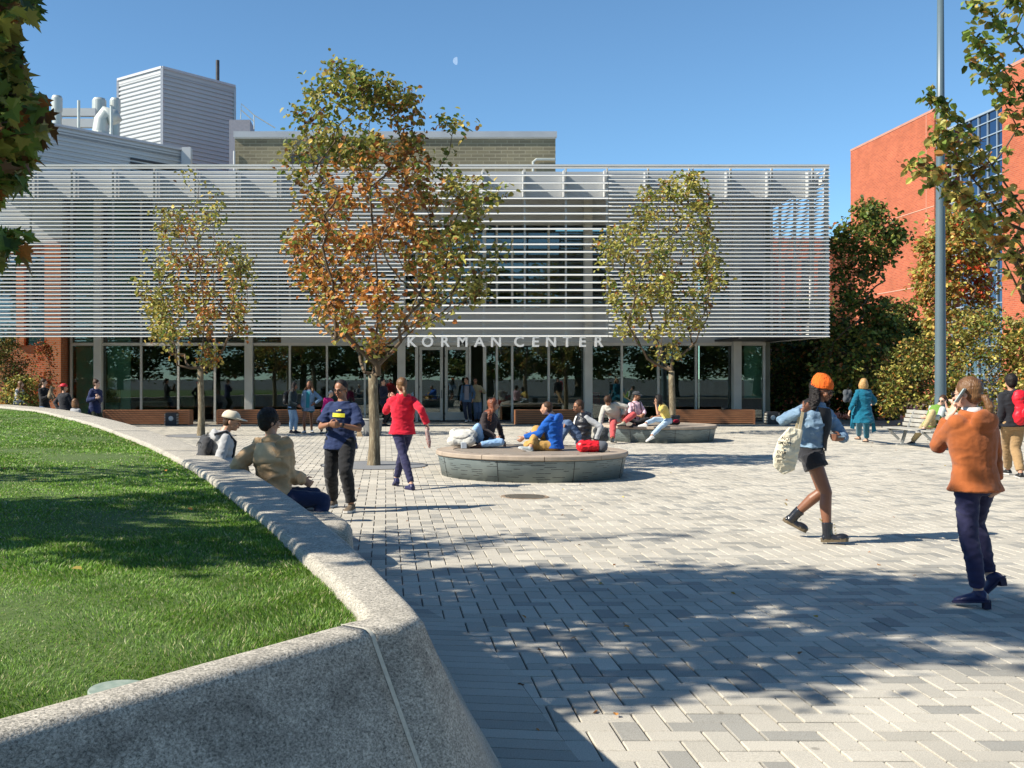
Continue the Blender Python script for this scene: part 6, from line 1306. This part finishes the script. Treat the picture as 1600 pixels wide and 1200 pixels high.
# --- people beyond the wall at the left
d = person('woman with long brown hair and grey top sitting at the far wall end', 36.6, 1.68, (28,629), (31,609), (33,600), 70, hyaw=85, armR=dict(w=(38,630,-.1), h=(.5,-.6,-.8)), legL=dict(a=(44,655), t=90, h=Vector((1,0,1))), legR=dict(a=(42,655), t=90, h=Vector((1,0,1))), skin='fair', hair=('long','brown'), top=dict(m=C_('pale grey knit', (.48,.48,.50)), e=.022), bottom=dict(m=C_('mid denim', (.10,.15,.25))), shoes=dict(m=M_black), vox=.014, female=True)
d = person('dark haired person in purple sitting at the left edge behind the woman in grey', 37.6, 1.68, (16,629), (17,608), (18,598), 80, skin='mid', hair=('bob','black'), top=dict(m=C_('purple top', (.09,.03,.14)), e=.022), bottom=dict(m=C_('black cotton', (.012,.012,.014))), legL=dict(a=(30,655), t=90, h=Vector((1,0,1))), legR=dict(a=(28,655), t=90, h=Vector((1,0,1))), vox=.014, female=True)
d = person('woman in a black top with a high ponytail standing by the brick pier', 33.0, 1.74, (70,636), (68,604), (69,595), 60, hyaw=80, armR=dict(w=(77,618,-.25), h=(.4,-.4,-1), curl=.9), armL=dict(w=(80,614,.1), h=(.4,-.4,-1), curl=.9), skin='fair', hair=('tail','dark'), top=dict(m=C_('black cotton', (.012,.012,.014)), e=.024), bottom=dict(m=C_('mid denim', (.10,.15,.25))), shoes=dict(m=M_black), vox=.013, female=True)
dg = thing('dog', 'small black and white dog held in the arms of the ponytailed woman', 'dog', U(79, 614, 32.7)); c = Vector(dg.location); m = MB(); rt = Vector((1,0,0))
capsule(m, c - rt * .02 - UP * .10, c + rt * .01 + UP * .06, .075, .062); m.sphere(c + rt * .03 + UP * .14, .058, 12, 8); m.tube([c + rt * .06 + UP * .135, c + rt * .13 + UP * .115], [.032, .020], 8)
for sg in (-.03, .03): m.tube([c + rt * .01 + UP * .17 + Vector((0, sg, 0)), c + rt * -.01 + UP * .225 + Vector((0, sg * 1.4, 0))], [.018, .006], 6)
for sg in (-.04, .04): m.tube([c + rt * .05 - UP * .02 + Vector((0, sg, 0)), c + rt * .11 - UP * .10 + Vector((0, sg, 0)), c + rt * .10 - UP * .18 + Vector((0, sg, 0))], [.026, .018, .015], 8); m.tube([c - UP * .12 + Vector((0, sg, 0)), c + rt * .07 - UP * .17 + Vector((0, sg, 0)), c + rt * .04 - UP * .25 + Vector((0, sg, 0))], [.035, .024, .015], 8)
blob('dog_body', m, pm('black and cream fur', (.015,.013,.012), (.35,.26,.16), scale=4, rough=.9), dg, .010, 2, fold=.004, ff=30)
d = person('person in black with a red cap sitting near the brick pier', 31.0, 1.70, (101,640), (100,619), (100,612), 150, hyaw=120, armL=dict(w=(92,640,.1), h=(1,0,-.5)), armR=dict(w=(109,640,.1), h=(1,0,-.5)), legL=dict(a=(104,670,.3), t=130, h=Vector((.5,.5,1))), legR=dict(a=(112,670,.3), t=130, h=Vector((.5,.5,1))), skin='mid', hair=('short','dark'), top=dict(m=C_('black fleece', (.016,.017,.022)), e=.034, name='hoodie'), bottom=dict(m=C_('black cotton', (.012,.012,.014))), vox=.014)
cap(d, pm('red cap cloth', (.7,.02,.04)), back=True)
d = person('brown haired person sitting low behind the wall, only the head showing', 29.6, 1.55, (118,662), (118,641), (118,634), 150, skin='fair', hair=('bob','brown'), top=dict(m=C_('grey top', (.3,.3,.3))), legL=dict(a=(126,680,.3), t=130, h=Vector((.5,.5,1))), legR=dict(a=(130,680,.3), t=130, h=Vector((.5,.5,1))), vox=.014, female=True)
d = person('woman in a navy hoodie with her hair in a bun standing before the glass', 29.8, 1.71, (148,640), (150,609), (151,600), 52, hyaw=78, armL=dict(w=(154,620,-.28), h=(.7,-.4,-1), curl=.9), armR=dict(w=(150,622,-.35), h=(.7,-.4,-1), curl=.9), skin='fair', hair=('bun','dark'), top=dict(m=C_('navy fleece', (.014,.022,.075)), e=.034, hood=True, hem=-.1, flare=.01, name='hoodie'), bottom=dict(m=C_('dark olive twill', (.03,.035,.02))), shoes=dict(m=M_black), vox=.012, female=True)
# ================================================================= bags and small things on the benches
bz = .43
wb = G(697, 702, bz); F0, L0 = Vector((-.25, -.97, 0)), Vector((.97, -.25, 0))
backpack('backpack', 'pale grey backpack lying on the near round bench', 'backpack', Vector((1.38, 19.45, bz + .12)), Vector((-.2, -.6, .75)).normalized(), Vector((.95, -.3, .02)).normalized(), Vector((.25, .74, .65)).normalized(), .46, .36, .20, C_('pale grey canvas', (.55,.54,.49)))
cp = thing('notebook', 'small pale box standing between the pale backpack and the woman on the bench', 'box', (U(725, 697, 19.0))); c = U(725, 695, 19.2); m = MB(); m.box(c.x - .05, c.x + .05, c.y, c.y + .06, bz, bz + .11); m.build('cover', pm('pale blue card', (.5,.55,.6)), cp, bevel=.006); m = MB(); m.box(c.x + .052, c.x + .062, c.y, c.y + .06, bz, bz + .11); m.build('spine', M_dark, cp)
rbx = thing('duffel_bag', 'shiny red duffel bag with grey end on the rim of the near bench', 'bag', Vector((3.42, 18.3, bz))); c = Vector(rbx.location); m = MB(); m.tube([c + Vector((-.17, 0, .10)), c + Vector((-.14, 0, .10)), c + Vector((.15, 0, .10))], [.08, .10, .10], 16); m.sphere(c + Vector((-.12, 0, .10)), .1, 12, 8)
blob('bag_body', m, pm('red gloss nylon', (.72,.02,.03), (.6,.012,.02), scale=6, rough=.35), rbx, .01, 2, fold=.012, ff=12); m = MB(); m.tube([c + Vector((.15, 0, .10)), c + Vector((.26, 0, .095)), c + Vector((.30, 0, .09))], [.098, .092, .06], 16); m.build('end_panel', C_('grey nylon', (.10,.11,.13)), rbx, smooth=True)
m = MB(); m.tube([c + Vector((-.1, -.02, .2)), c + Vector((.0, -.03, .235)), c + Vector((.15, -.02, .20)), c + Vector((.27, -.01, .18))], .010, 8); m.build('strap', M_black, rbx)
backpack('backpack', 'black backpack on the far bench behind the woman in yellow', 'backpack', Vector(((1054 - CX) * 28.6 / FPX, 28.75, bz + .13)), Vector((.3, -.9, .2)).normalized(), Vector((.95, .3, 0)), UP, .28, .24, .16, M_black, mat2=C_('dark red nylon', (.3,.01,.03)))
backpack('backpack', 'grey and black rucksack on the paving by the man in red trousers', 'backpack', Vector(((941 - CX) * 27.6 / FPX, 27.75, .20)), Vector((-.2, -.8, .5)).normalized(), Vector((.97, -.2, 0)), UP, .36, .32, .2, C_('dark slate nylon', (.05,.055,.06)))
